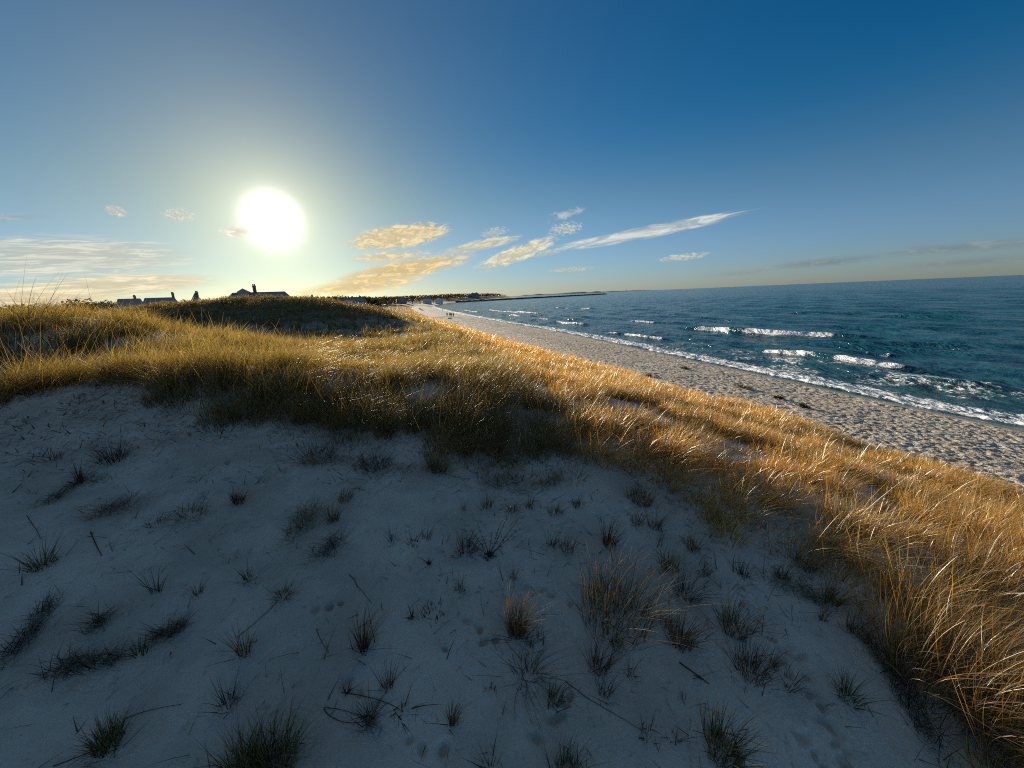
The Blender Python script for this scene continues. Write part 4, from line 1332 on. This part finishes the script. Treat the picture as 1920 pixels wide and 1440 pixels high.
house(487, 547.5, 112, 108, 'large hip-roofed house with one chimney right under the sun', ((-.06, 1.3),), depth=9, dormer=True)
house(298, 558, 150, 54, 'low gabled roof with one chimney left of the mound top', ((.36, .9),), depth=9)
house(240, 560, 165, 40, 'small low roof left of the other roofs above the grass', ((.2, .5),), depth=8)
house(366, 551, 128, 22, 'little gabled house just beyond the mound top', ((.12, .15),), depth=7, hip=False)
house(581, 558, 150, 34, 'small hip roof right of the large house under the sun', ((.1, .4),), depth=7)
house(662, 557, 300, 44, 'long pale house on the skyline right of the mound', ((-.2, .5), (.25, .6)), depth=9, wall='white')
house(632, 561, 330, 18, 'small dark house left of the long pale house', ((.2, .5),), depth=7, hip=False)
house(704, 557.5, 420, 16, 'little gabled house right of the long pale house', ((0, .6),), depth=8, hip=False)
house(752, 556, 560, 18, 'gabled house among trees midway along the far shore', ((.2, .8),), depth=9, hip=False)
house(800, 556.5, 700, 16, 'pale house below the trees left of the mansion', ((-.2, .9),), depth=10, wall='white')
house(822, 558, 760, 14, 'small pale cottage nearest the bay behind the trees', ((.2, .8),), depth=9, wall='white', hip=False)


def mansion():
    r = 1180
    x, y = polar(890, r)
    z0 = float(land(np.array([x]), np.array([y]))[0]) - .5
    top = height_at(893, 547.5, r)
    H = top - z0
    root = empty('mansion', (x, y, z0), -math.atan2(x, y))
    tag(root, 'big turreted mansion rising above the headland trees', 'mansion')
    mb = MB(); mb.box((0, 0, H * .31), (26, 12, H * .62)); mb.box((-16, 0, H * .24), (10, 10, H * .48))
    wl = mb.build('wall', M['shingle'], root)
    mb = MB()
    mb.add([(-13.8, -7, H * .62), (13.8, -7, H * .62), (13.8, 7, H * .62), (-13.8, 7, H * .62), (-9, 0, H * .86), (9, 0, H * .86)],
           [(0, 1, 5, 4), (2, 3, 4, 5), (1, 2, 5), (3, 0, 4), (3, 2, 1, 0)])
    mb.add([(-21.8, -6, H * .48), (-10, -6, H * .48), (-10, 6, H * .48), (-21.8, 6, H * .48), (-16, 0, H * .70)], [(0, 1, 4), (1, 2, 4), (2, 3, 4), (3, 0, 4), (3, 2, 1, 0)])
    rf = mb.build('roof', M['roof'], root)
    mb = MB(); mb.box((-6, 0, H * .86), (1.6, 1.6, H * .22)); mb.build('chimney', M['brick'], rf)
    mb = MB(); mb.tube([(5, -5, 0), (5, -5, H * .84)], 2.6, 8); tw = mb.build('tower', M['shingle'], root)
    mb = MB(); mb.tube([(5, -5, H * .84), (5, -5, H)], [3.2, .05], 8); mb.build('tower_roof', M['roof'], tw)
    for i in range(7):
        for fl in range(2):
            mb = MB(); mb.box((-11 + i * 3.4, -6.05, 3 + fl * 4.2), (1.5, .2, 2.2)); mb.build('window', M['glass'], wl)


mansion()


# ------------------------------------------------------------------ trees
def tree_proto(kind):
    """trunk, limbs and a ragged crown of leaf clumps, about 8 m tall"""
    r_ = np.random.default_rng(kind + 400)
    root = empty('tree', (0, 0, 0))
    mb = MB()
    mb.tube([(0, 0, -.4), (.1, 0, 1.5), (0, .1, 3.2), (.15, 0, 5.4)], [.28, .22, .16, .05], 7)
    tips = []
    for i in range(9):
        a, z = i * 2.4 + r_.uniform(-.4, .4), r_.uniform(1.6, 4.6)
        L = r_.uniform(1.6, 2.9)
        e = Vector((math.cos(a) * L, math.sin(a) * L, z + r_.uniform(.6, 2.0)))
        mb.tube([(0, 0, z), (e.x * .5, e.y * .5, z + .5), e], [.09, .06, .02], 5)
        tips.append(e)
    mb.build('trunk', M['bark'], root, True)
    cc = [(*t, r_.uniform(.9, 1.5)) for t in tips] + [(0, 0, 6.2, 1.5), (.6, -.4, 5.2, 1.4), (-.7, .5, 5.4, 1.3)]
    n = 900 if kind != 2 else 420
    w = np.array([c[3] for c in cc]) ** 2
    ix = r_.choice(len(cc), n, p=w / w.sum())
    c = np.array(cc)[ix]
    d = r_.normal(size=(n, 3))
    d /= np.linalg.norm(d, axis=1)[:, None]
    rad = (c[:, 3] * r_.uniform(.45, 1.05, n))[:, None]
    pos = c[:, :3] + d * rad * np.array((1, 1, .75))
    col = np.array([(.035, .042, .018), (.05, .045, .02), (.085, .06, .03)][kind])[None] * r_.uniform(.6, 1.5, n)[:, None]
    V, F, C = blades(pos, r_.uniform(.25, .6, n), r_.uniform(0, 6.28, n), r_.uniform(0, 1.2, n), r_.uniform(0, .6, n), r_.uniform(.18, .36, n), 2, col, col * 1.2)
    mesh_from('crown', V, F, M['leaf'], root, attrs={'col': C})
    return root


PROTO, used_proto = [tree_proto(k) for k in range(3)], [False] * 3


def tree(u, vtop, r, kind, label, squash=1.0):
    x, y = polar(u, r)
    z0 = float(land(np.array([x]), np.array([y]))[0])
    s = max(height_at(u, vtop, r) - z0, 3.0) / 7.8
    if used_proto[kind]:
        o = PROTO[kind].copy()
        COL.objects.link(o)
        for ch in PROTO[kind].children:
            c = ch.copy()
            COL.objects.link(c)
            c.parent = o
    else:
        o = PROTO[kind]
        used_proto[kind] = True
    o.location, o.rotation_euler.z, o.scale = (x, y, z0), float(rng.uniform(0, 6.28)), (s * squash, s * squash, s)
    tag(o, label, 'tree', 'trees behind the dunes')


tree(150, 557, 170, 0, 'broad round tree crown on the left skyline behind the seed stalks', 1.7)
tree(122, 559, 175, 2, 'smaller thin tree left of the broad round crown', 1.3)
tree(192, 560, 180, 1, 'low tree between the broad round crown and the small low roof', 1.3)
tree(60, 566, 180, 1, 'low dark tree near the left edge under the seed stalks', 1.6)
tree(20, 569, 185, 0, 'dark tree at the very left edge of the skyline', 1.6)
tree(612, 560, 250, 1, 'bushy tree right of the small hip roof', 1.4)
tree(690, 555, 340, 0, 'round tree just right of the long pale house', 1.2)
tree(722, 553.5, 430, 0, 'dark round tree right of the little gabled house', 1.3)
tree(738, 554.5, 480, 1, 'brownish tree left of the gabled house on the far shore', 1.2)
tree(772, 552.5, 600, 0, 'tall dark tree right of the gabled house on the far shore', 1.2)
tree(786, 553.5, 640, 2, 'thin brown tree left of the pale house by the bay', 1.2)
tree(812, 552.5, 760, 1, 'spreading tree between the two pale houses by the bay', 1.4)
tree(840, 552, 900, 0, 'dark tree on the rise left of the mansion', 1.4)
tree(866, 550.5, 1050, 0, 'tall dark tree close to the left side of the mansion', 1.3)
tree(912, 550.5, 1240, 1, 'dark tree close to the right side of the mansion', 1.4)


def wood():
    n = 26000
    a, r = np.radians(rng.uniform(-62, 2.2, n)), 330 + 1600 * rng.uniform(0, 1, n) ** 1.1
    x, y = r * np.sin(a), r * np.cos(a)
    d = inland(x, y)
    ok = (d > 34) & (rng.uniform(0, 1, n) < sstep(34, 90, d) * (1 - sstep(500, 900, d) * .8) * sstep(-.6, .1, fbm(x, y, 110, 2, 171) + .2))
    x, y, d = x[ok], y[ok], d[ok]
    n, nb = len(x), 22
    z = land(x, y, d)
    H = rng.uniform(5.5, 10.5, n) * (.7 + .3 * sstep(20, 90, d))
    m = n * nb
    rep = lambda q: np.repeat(q, nb)
    dd = rng.normal(size=(m, 3))
    dd /= np.linalg.norm(dd, axis=1)[:, None]
    R_ = rep(rng.uniform(2.2, 4.2, n))
    q = rng.uniform(.4, 1.05, m)
    pos = np.stack([rep(x) + dd[:, 0] * R_ * q, rep(y) + dd[:, 1] * R_ * q, rep(z + H * .58) + dd[:, 2] * rep(H) * .42 * q], -1)
    col = mixc(np.array((.035, .04, .02)), np.array((.075, .055, .03)), rep(rng.uniform(0, 1, n))) * rng.uniform(.6, 1.4, m)[:, None]
    V, F, C = blades(pos, rng.uniform(1.1, 2.4, m), rng.uniform(0, 6.28, m), rng.uniform(0, 1.2, m), rng.uniform(0, .5, m), rng.uniform(1.1, 2.2, m), 1, col, col)
    tag(mesh_from('wood', V, F, M['leaf'], attrs={'col': C}), 'dark wood along the far shore and headland', 'wood', kind='stuff')


wood()


# ------------------------------------------------------------------ breakwater, beacon, far shore
def jetty():
    a, b = np.array([-112.0, 850.0]), np.array([319.0, 1293.0])
    L = np.linalg.norm(b - a)
    root = empty('breakwater', (a[0], a[1], 0), math.atan2(b[1] - a[1], b[0] - a[0]))
    tag(root, 'long low stone breakwater reaching out into the bay', 'breakwater')
    mb = MB()
    n = 120
    for i in range(n):
        for j in range(5):
            x = (i + rng.uniform(0, 1)) * L / n
            yy, zz = [(-5, .3), (-2.6, 1.5), (0, 2.3), (2.6, 1.5), (5, .3)][j]
            s = rng.uniform(1.6, 2.7)
            vs8 = []
            for q in range(8):
                vs8.append((x + (q & 1 or -1) * s * rng.uniform(.6, 1.05), yy + ((q >> 1) & 1 or -1) * s * rng.uniform(.5, .9), zz + ((q >> 2) & 1 or -1) * s * rng.uniform(.35, .6)))
            mb.add(vs8, [(0, 2, 3, 1), (4, 5, 7, 6), (0, 1, 5, 4), (2, 6, 7, 3), (0, 4, 6, 2), (1, 3, 7, 5)])
    mb.build('boulders', M['rock'], root)
    r = empty('beacon', (b[0] - 8, b[1] - 8, 2.8))
    tag(r, 'small pale beacon at the seaward end of the breakwater', 'beacon')
    mb = MB(); mb.tube([(0, 0, -1), (0, 0, 4.2)], [.9, .6], 8); mb.build('post', M['white'], r)
    mb = MB(); mb.tube([(0, 0, 4.2), (0, 0, 5.2)], .5, 8); mb.tube([(0, 0, 5.2), (0, 0, 5.7)], [.75, .1], 8); mb.build('lantern', M['rock'], r)


jetty()


def railing():
    """wooden handrail of the beach path"""
    a, b = spot(775, 573.5), spot(792, 583)
    a2 = np.array([*a[:2], float(land(a[0:1], a[1:2])[0])])
    b2 = np.array([*b[:2], float(land(b[0:1], b[1:2])[0])])
    if np.linalg.norm(b2 - a2) > 60:
        a2 = b2 + (a2 - b2) * 60 / np.linalg.norm(a2 - b2)
        a2[2] = float(land(a2[0:1], a2[1:2])[0])
    root = empty('railing', a2)
    tag(root, 'weathered wooden railing of a path running down the dune', 'railing')
    n = max(4, int(np.linalg.norm(b2 - a2) / 3))
    pts = []
    for i in range(n + 1):
        q = a2 + (b2 - a2) * i / n
        z = float(land(q[0:1], q[1:2])[0])
        q = np.array([q[0], q[1], z]) - a2
        pts.append(q)
        mb = MB(); mb.box((q[0], q[1], q[2] + .5), (.14, .14, 1.4)); mb.build('post', M['wood'], root)
    for hgt in (.55, 1.1):
        mb = MB(); mb.tube([q + np.array([0, 0, hgt]) for q in pts], .06, 6); mb.build('rail', M['wood'], root)


railing()


def far_coast():
    mb_v, mb_f = [], []
    n = 160
    azs_ = np.radians(np.linspace(1.2, 24, n))
    hgt = (7.5 + 8 * vnoise(np.linspace(0, 22, n), np.zeros(n), 181)) * sstep(0, .06, np.linspace(0, 1, n)) * (1 - sstep(.5, 1, np.linspace(0, 1, n)))
    V = []
    for k, (rr, f) in enumerate(((3700, 0), (3760, .8), (3820, 1), (3900, 0))):
        V.append(np.stack([rr * np.sin(azs_), rr * np.cos(azs_), hgt * f - 1.0], -1))
    V = np.vstack(V)
    F = np.array([(k * n + i, k * n + i + 1, (k + 1) * n + i + 1, (k + 1) * n + i) for k in range(3) for i in range(n - 1)])[:, ::-1]
    tag(mesh_from('hills', V, F, M['hill']), kind='structure')
    x, y = polar(1174, 3650)
    root = empty('lighthouse', (x, y, 0))
    tag(root, 'tiny pale lighthouse on the sea horizon', 'lighthouse')
    mb = MB(); mb.tube([(0, 0, -2), (0, 0, 17)], [2.4, 1.7], 10); mb.build('tower', M['white'], root)
    mb = MB(); mb.tube([(0, 0, 17), (0, 0, 20), (0, 0, 22)], [1.9, 1.9, .2], 10); mb.build('lantern', M['rock'], root)


far_coast()
